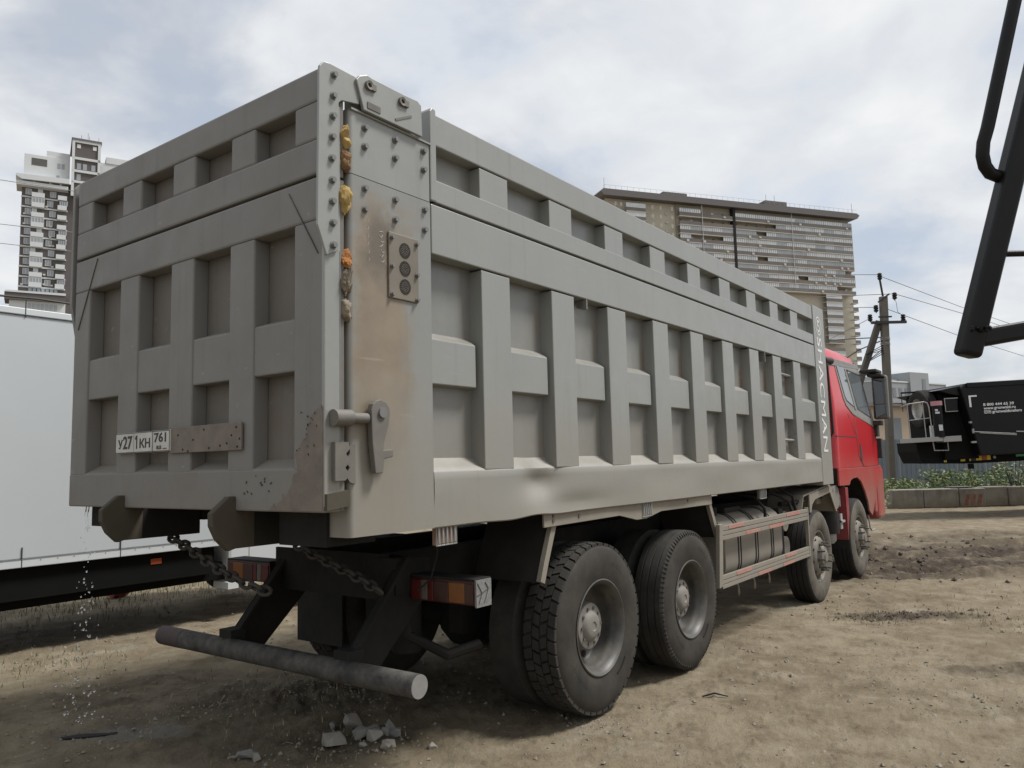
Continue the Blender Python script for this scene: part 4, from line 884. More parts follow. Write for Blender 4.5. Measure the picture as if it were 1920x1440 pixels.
MB().prism([(9.075, 1.495), (9.075, 1.255), (9.62, 1.245), (9.72, 1.31), (9.86, 1.335), (10.12, 1.345), (10.36, 1.27), (10.56, 1.12), (10.72, .95), (10.78, .80), (10.95, .72), (11.05, .80), (11.45, 1.20), (11.80, 1.35), (11.80, 1.495)], 'y', .045, .075).build('wheel_arch', M['red'], CB, .008)
MB().prism([(9.09, 1.49), (9.09, 1.262), (9.62, 1.252), (9.72, 1.317), (9.86, 1.342), (10.12, 1.352), (10.37, 1.277), (10.57, 1.127), (10.73, .957), (10.79, .81), (10.95, .73), (11.05, .81), (11.45, 1.21), (11.7, 1.36), (11.7, 1.49)], 'y', .078, .43).build('arch_liner', M['rubber'], CB)
MB().prism([(9.075, 1.495), (9.075, 1.255), (9.62, 1.245), (9.72, 1.31), (9.86, 1.335), (10.12, 1.345), (10.36, 1.27), (10.56, 1.12), (10.72, .95), (10.78, .80), (10.95, .72), (11.05, .80), (11.45, 1.20), (11.80, 1.35), (11.80, 1.495)], 'y', 2.08, 2.455).build('wheel_arch', M['red'], CB, .012)
MB().box(11.50, 11.98, .05, 2.45, .62, 1.48).build('front_bumper', M['red'], CB, .06)
MB().box(11.28, 11.44, .06, .16, .74, 1.42).build('bumper_corner', M['red'], CB, .03)
MB().box(10.85, 11.15, .20, .5, .42, .75).build('entry_step', M['dark'], CB)
MB().tube([(10.95, .12, .80), (10.97, .10, .52), (11.06, .10, .48), (11.3, .10, .48)], .012, 6).build('step_rail', M['galv'], CB)
MB().box(9.0, 9.10, .35, 2.15, 1.3, 2.9).build('cab_rear_wall', M['seam'], CB)
MB().tube([(9.04, .30, 2.98), (9.04, .10, 2.96), (9.04, .08, 2.0), (9.04, .12, 1.95)], .016, 8).build('grab_rail', M['seam'], CB, smooth=40)
MB().box(8.98, 9.05, .12, .30, 1.98, 2.98).build('snorkel', M['rubber'], CB, .02)
# sun visor, mirrors
MB().prism([(10.98, 3.02), (11.42, 2.93), (11.44, 2.97), (11.0, 3.17), (10.9, 3.17)], 'y', .16, 2.34).build('sun_visor', M['cabtrim'], CB, .01)
MB().prism([(10.80, 3.26), (11.02, 3.24), (11.05, 3.10), (10.92, 3.08)], 'y', .22, 2.28).build('roof_marker_bar', M['red'], CB, .01)
MI = MB().box(11.47, 11.60, -.20, .04, 2.26, 2.99).build('mirror', M['cabtrim'], CB, .035, seg=3)
MB().box(11.462, 11.472, -.178, .018, 2.51, 2.96).build('mirror_glass', M['mirror'], CB, .004)
MB().box(11.462, 11.472, -.178, .018, 2.29, 2.49).build('mirror_glass', M['mirror'], CB, .004)
m = MB(); m.box(11.12, 11.55, -.12, .14, 3.02, 3.07); m.box(11.2, 11.62, -.17, .05, 2.955, 3.0); m.build('mirror_arm', M['seam'], CB, .012)
m = MB(); m.box(11.42, 11.60, -.08, .10, 2.16, 2.24); m.box(11.50, 11.66, .0, .12, 1.98, 2.17); m.build('mirror_bracket', M['seam'], CB, .012)
MB().box(11.62, 11.74, -.02, .10, 1.62, 1.95).build('front_deflector', M['seam'], CB, .01)
MB().box(11.74, 11.84, .1, 2.4, 1.55, 2.1).build('front_grille', M['seam'], CB)

# rags jammed between tailgate and post
for i, (z, rz_, mat, lb) in enumerate(((3.318, .075, 'yellow_rag', 'bright yellow crumpled lump jammed in the tailgate gap, topmost of the row'), (3.195, .075, 'brown_rag', 'rusty brown frayed lump in the tailgate gap just below the topmost yellow one'),
        (2.995, .085, 'yellow_rag', 'yellow crumpled lump alone in the tailgate gap level with the joint line'), (2.70, .055, 'orange_rag', 'orange torn lump in the tailgate gap below the bolted plate'),
        (2.585, .08, 'grey_rag', 'tangled grey and brown lump with loose strands in the tailgate gap'), (2.445, .07, 'grey_rag', 'dull tan pear-shaped lump, lowest in the tailgate gap'))):
    m = MB(); m.lump((-.022, .006, z), .040, .05, rz_, .15, 4, 20 + i); m.lump((-.018, .002, z - rz_ * .45), .034, .04, rz_ * .6, .2, 3, 40 + i)
    VV = np.array(m.v); q_ = VV - np.array((-.022, .006, z)); cr = 1 + .26 * np.abs(fbm((VV[:, 0] + VV[:, 1]) * 1.2, VV[:, 2] * .55 + i, 22, 4, .6)) * 2 - .14 + .05 * fbm(VV[:, 1] - VV[:, 0] + 3, VV[:, 2] + i, 90, 3)
    m.v = [tuple(p) for p in (q_ * cr[:, None] * .92 + np.array((-.022, .006, z)))]
    if i == 4:
        rg = random.Random(5)
        for k in range(7):
            p = Vector((-.035 + rg.uniform(-.012, .012), -.038, z + rg.uniform(-.06, .06))); m.tube([p, p + Vector((.010, -.006, .02)), p + Vector((.004, -.002, -.02))], .0025, 5)
    o = m.build('rag_bundle', M[mat], smooth=180 if False else 40); tag(o, lb, 'rag', 'rag lumps jammed in the tailgate gap')

# ------------------------------------------------------------------ white box truck on the left
BT = empty('box_truck', (2.0, 6.5, 0), 'plain white box truck parked beside the grey dump truck on the left', 'box truck')
MB().box(-3.2, 2.93, 5.4, 7.6, .89, 3.23).build('box_body', M['whitebox'], BT, .01)
for z0, z1 in ((.81, .885), (3.235, 3.30)): MB().box(-3.2, 2.95, 5.392, 7.61, z0, z1).build('trim_rail', M['whitetrim'], BT, .006)
sm = MB().box(1.67, 1.677, 5.389, 5.40, .81, 1.0).build('rail_joint', M['seam'], BT)
dup(sm, (-.94, 0, 0)); dup(sm, (-2.3, 0, 0)); dup(sm, (-.99, 0, 2.40))
MB().box(-3.2, 2.93, 5.388, 5.394, .886, .891).build('rail_seam', M['cabtrim'], BT)
MB().box(-3.2, 2.93, 5.388, 5.394, 3.231, 3.236).build('rail_seam', M['cabtrim'], BT)
rv = MB().cyl((.9, 5.392, .87), (.9, 5.388, .87), .005, 6).build('rivet', M['cabtrim'], BT)
for k in range(1, 14): dup(rv, (.155 * k, 0, 0))
MB().box(-3.2, 2.80, 5.46, 7.54, .50, .80).build('side_skirt', M['chassisblack'], BT)
MB().box(2.04, 2.16, 5.452, 5.46, .685, .745).build('side_reflector', M['orange'], BT)
MB().box(-1.3, 3.0, 5.6, 6.0, .40, .60).build('chassis_rail', M['chassisblack'], BT)
MB().prism([(3.02, .50), (5.0, .50), (5.05, 1.1), (4.5, 1.25), (4.05, 2.15), (3.02, 2.2)], 'y', 5.5, 7.5).build('cab_body', M['whitetrim'], BT, .04)
MB().box(3.30, 3.305, 5.497, 5.50, .55, 2.1).build('door_seam', M['seam'], BT)
MB().box(3.02, 3.16, 5.5, 5.8, .28, .36).build('mud_guard', M['whitetrim'], BT)
for x in (-1.0, 4.2):
    for y in (5.55, 7.2):
        m = MB(); m.lathe([(y + .2, .2), (y + .2, .34), (y + .17, .37), (y + .03, .37), (y, .34), (y, .2), (y + .03, .15), (y + .03, .001)], (x, 0, .36), 'y', 32, True); m.build('wheel', M['rubber'], BT, smooth=40)

# ------------------------------------------------------------------ rubble, stones, litter, plants on the yard
RUB = [(.80, 1.05, .075, .10, .05, 'rubble', 'largest flat wedge of pale broken concrete at the near left of the rubble heap'), (1.03, 1.14, .095, .07, .055, 'rubble', 'tall pale slab tilted at the back left of the rubble heap'),
       (.95, .95, .055, .055, .05, 'rubble_grey', 'round grey stone in the middle of the rubble heap'), (.96, .855, .05, .055, .045, 'rubble', 'pale block right of the round grey stone in the rubble heap'),
       (1.15, .93, .05, .045, .05, 'rubble_grey', 'upright grey chunk at the back right of the rubble heap'), (1.11, .82, .055, .04, .035, 'rubble_grey', 'speckled grey chunk at the far right of the rubble heap'),
       (.985, .76, .045, .05, .035, 'rubble', 'pale block at the right end of the rubble heap'), (.93, .72, .03, .035, .03, 'rubble', 'small pale stone at the near right corner of the rubble heap'),
       (.86, .845, .028, .03, .02, 'rubble', 'little pale chip in front of the rubble heap'), (.98, 1.25, .03, .03, .03, 'rubble_grey', 'little grey stone behind the left wedge of the rubble heap'),
       (1.10, 1.02, .05, .05, .03, 'rubble_grey', 'dark grey slab piece half buried at the back of the rubble heap'), (1.07, .88, .035, .035, .04, 'rubble_grey', 'grey lump behind the pale middle block of the rubble heap'),
       (1.14, .53, .03, .035, .022, 'rubble', 'lone pale stone right of the rubble heap'), (.33, 1.27, .04, .05, .03, 'rubble_grey', 'larger grey stone of the small stone group at the bottom edge'),
       (.36, 1.21, .03, .03, .028, 'rubble', 'pale stone of the small stone group at the bottom edge'), (.29, 1.33, .028, .03, .02, 'rubble_grey', 'flat grey stone of the small stone group at the bottom edge')]
for i, (x, y, a, b, h, mt_, lb) in enumerate(RUB):
    m = MB(); m.rock((x, y, gz(x, y) + h * .5), a * 1.3, b * 1.3, h * 1.25, 70 + i, random.Random(i).uniform(0, 3)); tag(m.build('rubble_stone', M[mt_], bevel=.004), lb, 'stone', 'broken stones on the ground behind the truck')
# gravel scattered over the yard, one mass
g = MB(); rg = random.Random(12)
def pebble(m, x, y, z, s):
    p = [Vector((rg.uniform(.6, 1), 0, rg.uniform(-.2, .2))), Vector((0, rg.uniform(.6, 1), rg.uniform(-.2, .2))), Vector((-rg.uniform(.6, 1), 0, rg.uniform(-.2, .2))), Vector((0, -rg.uniform(.6, 1), rg.uniform(-.2, .2))), Vector((rg.uniform(-.3, .3), rg.uniform(-.3, .3), rg.uniform(.5, .85))), Vector((0, 0, -.5))]
    a = rg.uniform(0, 6.28); c, s_ = math.cos(a), math.sin(a)
    m.add([(x + s * (q.x * c - q.y * s_), y + s * (q.x * s_ + q.y * c), z + s * q.z) for q in p], [(0, 1, 4), (1, 2, 4), (2, 3, 4), (3, 0, 4), (1, 0, 5), (2, 1, 5), (3, 2, 5), (0, 3, 5)])
pts = []
for i in range(9000):
    d = 1.6 + 12 * rg.random() ** 1.9; a = math.atan2(FD.y, FD.x) + rg.uniform(-.62, .62); pts.append((-2.543 + d * math.cos(a), -2.8515 + d * math.sin(a), rg.choice((.003, .004, .005, .006, .009, .016)) * (1 + d * .06)))
for cx, cy, sp_, nn, sc in ((1.0, .95, .28, 260, .010), (.33, 1.28, .12, 90, .009), (1.25, 2.0, .5, 500, .011), (2.1, -.08, .10, 130, .008), (3.9, -.62, .12, 60, .013), (.1, 2.6, .45, 300, .010), (1.3, 4.2, .6, 260, .014), (4.2, -2.2, .6, 260, .010), (7.2, -1.0, .5, 120, .012)):
    for i in range(nn): pts.append((cx + rg.gauss(0, sp_), cy + rg.gauss(0, sp_), sc * rg.uniform(.5, 1.5)))
_c = fbm(np.array([p[0] for p in pts]), np.array([p[1] for p in pts]), 1.3, 3); pts = [p for p, q in zip(pts, _c) if q > rg.uniform(-.30, .22)]
hz = ground(np.array([p[0] for p in pts]), np.array([p[1] for p in pts]))[0]
gm = [MB(), MB()]
for (x, y, s), z in zip(pts, hz): pebble(gm[rg.random() < .2], x, y, float(z) + s * .15, s)
tag(gm[0].build('gravel', M['gravel'], fix=False), 'small tan stones strewn over the dirt', kind='stuff')
tag(gm[1].build('pale_gravel', M['rubble'], fix=False), 'pale stone chips strewn over the dirt', kind='stuff')
# clods of mud in the ruts
cl_ = MB(); 
for i in range(420):
    u = rg.uniform(-2.2, 4.5); v = rg.gauss(0, 1.5); x = 13 + u * RD.x + v * FD.x; y = -.6 + u * RD.y + v * FD.y; s = rg.choice((.02, .025, .03, .04, .055)); pebble(cl_, x, y, gz(x, y) + s * .1, s)
for i in range(160):
    t = rg.gauss(0, .42); x, y = 7.25 + t * .62 + rg.gauss(0, .12), -1.05 - t * .78 + rg.gauss(0, .12); s = rg.uniform(.010, .03); pebble(cl_, x, y, gz(x, y) + s * .1, s)
tag(cl_.build('mud_clods', simple('dark_mud_clod', (0.075, 0.056, 0.042), 0.9, var=0.4, scale=12, bump=.4), fix=False), 'dark clods of churned mud in the ruts', kind='stuff')
# sparse grass and straw
gr_ = [MB(), MB()]
def blade(m, x, y, z, h, w_):
    a = rg.uniform(0, 6.28); lx, ly = math.cos(a), math.sin(a); k = rg.uniform(.2, .9) * h
    m.add([(x - ly * w_, y + lx * w_, z), (x + ly * w_, y - lx * w_, z), (x + lx * k * .4 + ly * w_ * .6, y + ly * k * .4 - lx * w_ * .6, z + h * .6), (x + lx * k * .4 - ly * w_ * .6, y + ly * k * .4 + lx * w_ * .6, z + h * .6), (x + lx * k, y + ly * k, z + h)], [(0, 1, 2, 3), (3, 2, 4)])
for cx, cy, sp_, nn, hh in ((6.9, -.75, .22, 260, .035), (7.6, -1.6, .3, 160, .035), (.85, 4.9, .35, 260, .05), (3.0, 8.6, .9, 1500, .09), (5.0, 8.9, .9, 900, .10), (1.2, 8.7, .7, 700, .08), (1.3, 2.2, .45, 260, .04), (.8, 1.2, .3, 90, .05), (8.5, -2.8, .9, 300, .04)):
    for i in range(nn):
        x, y = cx + rg.gauss(0, sp_), cy + rg.gauss(0, sp_); blade(gr_[rg.random() < .35], x, y, gz(x, y) - .004, hh * rg.uniform(.4, 1.3), .003 + hh * .02)
for i in range(70):
    d = 1.8 + 6 * rg.random() ** 1.5; a = math.atan2(FD.y, FD.x) + rg.uniform(-.6, .6); x, y = -2.543 + d * math.cos(a), -2.8515 + d * math.sin(a); z = gz(x, y); b = rg.uniform(0, 6.28); l = rg.uniform(.03, .09)
    gr_[1].tube([(x, y, z + .004), (x + l * .5 * math.cos(b), y + l * .5 * math.sin(b), z + .008 + rg.uniform(0, .02)), (x + l * math.cos(b + .3), y + l * math.sin(b + .3), z + .005 + rg.uniform(0, .03))], .0016, 4)
tag(gr_[0].build('grass', M['grass'], fix=False), 'sparse low green grass on the dirt', kind='stuff')
tag(gr_[1].build('straw', M['straw'], fix=False), 'dry straw and dead stalks on the dirt', kind='stuff')
m = MB(); m.tube([(3.13, -.36, gz(3.13, -.36) + .010), (3.19, -.43, gz(3.19, -.43) + .022), (3.23, -.52, gz(3.23, -.52) + .010)], [.006, .007, .004], 6); tag(m.build('twig', M['dark'], smooth=40), 'short dark twig lying on the dirt right of the rear wheels', 'twig')
m = MB(); m.lump((3.1, 8.2, gz(3.1, 8.2) + .07), .16, .12, .09, .4, 2, 5); tag(m.build('litter', M['redrag'], smooth=25), 'crumpled red litter on the grass beyond the white box truck', 'litter')
m = MB(); m.lump((3.25, 8.35, gz(3.25, 8.35) + .10), .08, .07, .07, .4, 2, 6); tag(m.build('litter', M['whitetrim'], smooth=25), 'small white scrap on the grass beside the red litter', 'litter')
m = MB()
sl_ = [(-.10, 2.62), (.02, 2.55), (.10, 2.44), (.16, 2.40), (.13, 2.36), (.0, 2.46), (-.12, 2.58)]
m.prism([(a, b) for a, b in sl_], 'z', gz(.02, 2.5) + .001, gz(.02, 2.5) + .008); tag(m.build('plank_piece', M['dark'], bevel=.004), 'thin dark sliver of wood lying in the wet grey mud', 'wood scrap')
# water dripping from the body corner
dr = MB(); rd = random.Random(2)
for i in range(130):
    t = rd.random() ** .8; z = 1.40 - 1.3 * t; r = rd.choice((.003, .004, .005, .007, .009)) * (0.6 + .6 * t)
    dr.lump((-.08 + rd.gauss(0, .012 + .05 * t), 2.40 + rd.gauss(0, .012 + .07 * t), z), r, r, r * 1.4, 0, 1)
for y in (2.385, 2.42): dr.tube([(-.075, y, 1.475), (-.08, y + .006, 1.42), (-.078, y - .004, 1.36), (-.082, y + .003, 1.31)], [.003, .004, .003, .001], 6)
tag(dr.build('dripping_water', M['water'], smooth=180), 'clear water drops falling from the left rear corner of the dump body', kind='stuff')

# ------------------------------------------------------------------ block wall, fence, weeds
def along(o, d, u, v, z):    # point at u along direction d, v to its left-back, z up
    return (o[0] + d[0] * u - d[1] * v, o[1] + d[1] * u + d[0] * v, z)
def frame_at(o, d): 
    a = math.atan2(d[1], d[0]); return Matrix.Translation((o[0], o[1], o[2] if len(o) > 2 else 0)) @ Matrix.Rotation(a, 4, 'Z')
WF = frame_at((24.49, 2.35, -.03), (0.607, -0.795))
BW = empty('block_wall', None, 'low stained concrete block wall under the black trailer', 'wall', frame=WF)
rw = random.Random(8)
edges = [0.02, 1.02, 2.14, 2.98, 3.72, 4.6, 5.9, 7.1, 8.3]
for i in range(len(edges) - 1):
    a, b = edges[i] + .008, edges[i + 1] - .008; h = .60 + rw.uniform(-.02, .015); d = rw.uniform(-.02, .02) + (.06 if i in (3, 5) else 0)
    o = MB().box(a, b, d, d + .45, 0.0, h).build('concrete_block', M['block'], BW, .025)
    if i == 2:
        for k in range(3):
            MB().prism([(a + .12 + .2 * k, .05), (a + .24 + .2 * k, .05), (a + .32 + .2 * k, .40), (a + .20 + .2 * k, .40)], 'y', d - .004, d + .002).build('red_paint_stripe', simple('worn_red_stripe', (0.22, 0.06, 0.04), 0.9, var=0.3, scale=14, dust=.6) if k == 0 else bpy.data.materials['worn_red_stripe'], o)
MB().box(2.0, 2.7, .05, .6, .605, .635).build('wall_plank', M['strut'], BW, .006)
FF = frame_at((30.4, 5.2, 0), (0.607, -0.795))
FN = empty('sheet_fence', None, 'blue grey corrugated sheet fence behind the weeds', 'fence', frame=FF)
def corrug(w_=1.14, z0=0.0, z1=2.28):
    m = MB(); n = 6; p = []
    for k in range(n):
        x = w_ * k / n; q = w_ / n; p += [(x, 0), (x + q * .30, 0), (x + q * .42, -.025), (x + q * .88, -.025)]
    p.append((w_, 0)); vs = [(x, y, z0) for x, y in p] + [(x, y, z1) for x, y in p]; k = len(p)
    vs += [(x, y + .004, z0) for x, y in p] + [(x, y + .004, z1) for x, y in p]
    return m.add(vs, [(i, i + 1, k + i + 1, k + i) for i in range(k - 1)] + [(2 * k + i, 3 * k + i, 3 * k + i + 1, 2 * k + i + 1) for i in range(k - 1)])
p0 = corrug().build('fence_sheet', M['fence'], FN, fix=False)
for k in range(1, 12): dup(p0, (1.15 * k, 0, rw.uniform(-.015, .015)))
for k in range(-4, 0): dup(p0, (1.15 * k, 0, rw.uniform(-.015, .015)))
MB().box(-4.6, 13.8, .006, .05, 2.15, 2.20).build('fence_rail', M['cabtrim'], FN)
wv = [MB(), MB()]
for k in range(95):
    u = rw.uniform(.3, 11); v = rw.uniform(.6, 2.6); big_ = .45 + .35 * rw.random() + (.25 if u > 5 else 0); tall = .42 + .38 * rw.random() + (.40 * rw.random() if u > 2.6 else 0)
    for j in range(150):
        uu, vv = u + rw.gauss(0, .28 * big_), v + rw.gauss(0, .28 * big_); z = .15 + tall * rw.random() ** .8; p = Vector(along((24.49, 2.35), (0.607, -0.795), uu, vv, z)); s = rw.uniform(.03, .075)
        a = Vector((rw.uniform(-1, 1), rw.uniform(-1, 1), rw.uniform(-.3, 1))).normalized() * s; b = a.orthogonal().normalized() * s * rw.uniform(.35, .6); b.rotate(Matrix.Rotation(rw.uniform(0, 6.28), 3, a))
        wv[rw.random() < .13].add([p - a, p + b, p + a, p - b], [(0, 1, 2, 3)])
tag(wv[0].build('weeds', M['leaf'], fix=False), 'rank green weeds growing between the block wall and the fence', kind='stuff')
tag(wv[1].build('dry_weeds', M['leafdry'], fix=False), 'dry yellow stalks among the weeds behind the wall', kind='stuff')
def leafy(name, cx, cy, z0, r, h, n, mats, label, cat, seed):
    rr = random.Random(seed); st = MB()
    for i in range(9):
        a = rr.uniform(0, 6.28); st.tube([(cx, cy, z0), (cx + r * .4 * math.cos(a), cy + r * .4 * math.sin(a), z0 + h * .5), (cx + r * .75 * math.cos(a), cy + r * .75 * math.sin(a), z0 + h * rr.uniform(.7, 1))], [.012, .008, .004], 5)
    e = empty(name, (cx, cy, z0), label, cat); st.build('stem', M['dark'], e); f = MB()
    for i in range(n):
        a = rr.uniform(0, 6.28); q = r * math.sqrt(rr.random()); p = Vector((cx + q * math.cos(a), cy + q * math.sin(a), z0 + h * rr.random() ** .7)); s = rr.uniform(.03, .07)
        d = Vector((rr.uniform(-1, 1), rr.uniform(-1, 1), rr.uniform(-.3, 1))).normalized() * s; b = d.orthogonal().normalized() * s * .45; f.cur = int(rr.random() < .4); f.add([p - d, p + b, p + d, p - b], [(0, 1, 2, 3)])
    f.build('foliage', mats, e, fix=False)
leafy('bush', 23.9, 2.75, 0, .45, .95, 520, [M['leafdry'], M['leaf']], 'yellowing bush at the left end of the block wall by the pole', 'bush', 3)
leafy('shrub', 27.4, -.75, .1, .55, 1.75, 420, [M['leaf'], M['leafdry']], 'tall loose pale shrub behind the wall at the right edge', 'shrub', 4)

# ------------------------------------------------------------------ utility pole and wires
UP = empty('utility_pole', (27.12, 2.84, 0), 'concrete utility pole with a leaning strut, crossarm and black insulators', 'utility pole')
PB = Vector((27.16, 2.86, -.05)); PT = Vector((26.51, 2.56, 7.11))
def ppole(z): t = (z - PB.z) / (PT.z - PB.z); return PB.lerp(PT, t)
m = MB(); m.beam(PB, PT, .225, .24, (0.8, .6, 0)); m.build('pole', M['concrete'], UP, .03)
MB().beam((26.62, 3.33, 4.70) if False else (27.3, 5.25, .0), (26.53, 2.74, 6.28), .19, .20, (0.8, .6, 0)).build('strut', M['strut'], UP, .02)
ra = Vector((.5955, -.803, 0))
c = ppole(6.19); MB().beam(c - ra * .52 - Vector((.12, .09, 0)), c + ra * .68 - Vector((.12, .09, 0)), .09, .09).build('crossarm', M['insul'], UP)
MB().beam(c - ra * .25 + Vector((-.1, -.08, .2)), c + ra * .2 + Vector((-.1, -.08, .2)), .05, .05).build('strut_clamp', M['insul'], UP)
c2 = ppole(7.04); MB().beam(c2 - ra * .24 + Vector((-.1, -.07, -.15)), c2 + ra * .16 + Vector((-.1, -.07, .13)), .05, .05).build('top_bracket', M['insul'], UP)
MB().tube([ppole(7.05), (26.40, 2.61, 7.72)], .035, 8).build('top_spike', M['insul'], UP)
def insulator(p):
    m = MB(); p = Vector(p)
    m.tube([p + Vector((0, 0, -.16)), p + Vector((0, 0, -.1))], .02, 6)
    m.lathe([(-.12, .05), (-.09, .075), (-.06, .08), (-.04, .05), (-.02, .075), (.02, .085), (.04, .05), (.06, .075), (.10, .07), (.12, .03)], p, 'z', 14, True, True); m.build('insulator', M['insul'], UP, smooth=40)
for p in ((26.38, 2.60, 7.80), (26.73, 2.24, 7.12), (26.38, 2.79, 6.70), (26.18, 2.96, 6.37), (26.88, 2.05, 6.35)): insulator(p)
m = MB()
for z in (5.45, 5.50, 5.62, 5.67): q = ppole(z); m.box(q.x - .14, q.x + .14, q.y - .14, q.y + .14, z - .012, z + .012)
m.build('pole_band', M['galv'], UP)
m = MB()
for k in range(3): m.tube([ppole(5.4 - .1 * k) + Vector((-.1, -.05, 0)), (26.55 - .1 * k, 3.1, 5.0 - .05 * k), (26.5, 3.25, 5.15), ppole(5.45 - .1 * k) + Vector((-.12, 0, 0))], .014, 5)
m.build('cable_loop', M['wireblack'], UP, smooth=60)
def wire(pts, r, label, mat='wire', sag=0.0):
    P = [Vector(p) for p in pts]; out_ = []
    for a, b in zip(P, P[1:]):
        for i in range(8): t = i / 8; q = a.lerp(b, t); q.z -= sag * 4 * t * (1 - t); out_.append(q)
    out_.append(P[-1]); tag(MB().tube(out_, r, 5).build('overhead_wire', M[mat], smooth=60), label, 'wire', 'overhead wires')
wire([(26.38, 2.6, 7.86), (58.1, 14.16, 15.56)], .012, 'overhead wire leaving the pole tip to the left, uppermost of the left wires', sag=.0)
wire([(26.38, 2.61, 7.82), (34.92, 1.19, 7.81), (46.08, -1.98, 7.21)], .012, 'overhead wire from the pole tip sloping down to the right')
wire([(26.73, 2.24, 7.19), (57.0, 15.96, 13.78)], .012, 'overhead wire running left from the insulator on the right of the pole top')
wire([(26.73, 2.24, 7.19), (35.35, .68, 7.34), (46.09, -1.95, 6.94)], .012, 'overhead wire running right from the upper right insulator, middle of the right wires')
wire([(26.38, 2.79, 6.74), (58.27, 14.37, 13.0)], .012, 'overhead wire running left from the insulator on the left of the pole top')
wire([(26.64, 2.46, 6.66), (35.0, 1.29, 6.57), (46.17, -1.87, 5.86)], .012, 'overhead wire running right behind the pole, lowest of the right wires')
wire([(26.18, 2.96, 6.35), (58.51, 14.65, 9.45)], .010, 'thin wire dropping left from the crossarm end towards the beige block')
wire([(26.7, 2.54, 5.71), (33.39, 5.15, 6.72), (40.82, 8.42, 7.83)], .022, 'thick cable leaving the pole bands to the left above the cab roof', 'wireblack')
wire([(26.54, 2.77, 5.57), (29.31, 4.08, 5.69), (35.01, 6.52, 5.7)], .022, 'lower thick cable reaching down from the pole to the red cab roof', 'wireblack')
wire([(26.6, 2.3, 7.05), (26.7, 2.2, 6.9), (26.74, 2.18, 6.55), (26.84, 2.08, 6.45)], .008, 'short loop of wire hanging between the right insulators of the pole')
wire([(12.3, 42.4, 17.1), (18.3, 44.2, 18.3)], .02, 'thin wire crossing the white tower near its balconies, uppermost on the left')
wire([(12.34, 42.46, 14.74), (18.36, 44.28, 15.83)], .018, 'thin wire crossing the white tower at mid height')
wire([(12.4, 42.54, 13.76), (18.43, 44.37, 14.71)], .018, 'thin wire crossing the white tower, third from the top')
wire([(2.75, 13.11, 4.96), (4.15, 13.73, 5.16), (5.71, 14.14, 5.23)], .022, 'thick black cable just above the white box truck roof', 'wireblack')

# ------------------------------------------------------------------ black tipping trailer
u_ = Vector((.602, -.798, 0)); v_ = Vector((.798, .602, 0)); tilt = -.035
TRF = Matrix.Translation((21.5, -.2, 0)) @ Matrix((u_, v_, Vector((0, 0, 1)))).transposed().to_4x4() @ Matrix.Translation((0, 0, 1.7)) @ Matrix.Rotation(-tilt * -1, 4, 'Y') @ Matrix.Translation((0, 0, -1.7))
TR = empty('tipper_trailer', None, 'glossy black tipper trailer with spare wheel and grey ladder platform', 'trailer', frame=TRF)
m = MB(); m.prism([(0.0, 3.16), (-.05, 3.40), (.10, 3.52), (11, 3.52), (11, 1.57), (.30, 1.57), (.16, 2.3)], 'y', 0.0, 2.5); m.build('tipper_body', M['traileblack'], TR, .03)
m = MB(); m.box(.12, 11, -.04, 0.05, 3.40, 3.525); m.build('body_rim', M['traileblack'], TR, .01)
MB().box(.14, 11, -.035, .02, 3.527, 3.535).build('rim_light_edge', M['galv'], TR)
MB().prism([(-.62, 3.38), (-.05, 3.47), (.1, 3.47), (.1, 3.18), (-.30, 3.26)], 'y', .1, 2.4).build('front_lip', M['traileblack'], TR, .02)
MB().box(-.46, .45, .35, 2.1, 1.5, 3.3).build('front_wall', M['chassisblack'], TR)
MB().prism([(-1.12, 1.80), (-1.06, 1.44), (.0, 1.38), (.5, 1.36), (11, 1.33), (11, 1.56), (-.9, 1.58), (-.95, 1.80)], 'y', .5, .66).build('chassis_beam', M['chassisblack'], TR)
MB().prism([(-1.12, 2.02), (-1.12, 1.76), (-1.00, 1.44), (.2, 1.40), (.2, 2.02)], 'y', .52, 1.6).build('gooseneck', M['chassisblack'], TR)
MB().box(-.2, 11, .46, .5, 1.575, 1.595).build('chassis_edge', M['cabtrim'], TR)
m = MB(); m.box(-1.48, -.60, .12, .70, 2.02, 2.14); m.build('platform', M['galv'], TR, .006)
MB().box(-.59, -.10, .12, .6, 1.99, 2.14).build('platform_step', M['galv'], TR, .006)
rl = MB()
for a, b in (((-1.52, 2.12), (-1.52, 3.06)), ((-1.10, 2.12), (-1.10, 3.08))): rl.tube([(a[0] + .06, .14, a[1]), (b[0] + .06, .14, b[1])], .012, 8)
rl.tube([(-1.56, .3, 3.0), (-1.46, .14, 3.06), (-1.0, .14, 3.10), (-.91, .14, 3.06), (-.88, .14, 2.95), (-.86, .14, 2.12)], .014, 8); rl.tube([(-1.46, .14, 2.62), (-.87, .14, 2.66)], .011, 8); rl.build('railing', M['galv'], TR, smooth=40)
rl = MB(); rl.tube([(-.80, .28, 2.05), (-.78, .28, 1.78), (-.40, .28, 1.76), (-.40, .28, 2.05)], .018, 8); rl.build('step_ladder', M['galv'], TR, smooth=40)
for x in (-.50, -.15): MB().box(x, x + .12, .55, .62, 1.58, 2.02).build('support_leg', M['galv'], TR)
sw = MB(); c = (-.95, 0, 2.93); R1 = .53
sw.lathe([(.55, .29), (.53, .36), (.53, .44), (.56, .50), (.60, R1)] + [q for y in (.65, .70, .75, .80) for q in ((y - .012, R1), (y - .006, R1 - .015), (y + .006, R1 - .015), (y + .012, R1))] + [(.85, R1), (.88, .48), (.88, .3)], (0, 0, 0), 'x', 48)
sw.v = [(x - 1.38, y + .85, z + 2.93) for x, y, z in sw.v]; sw.build('spare_wheel', M['rubber'], TR, smooth=40)
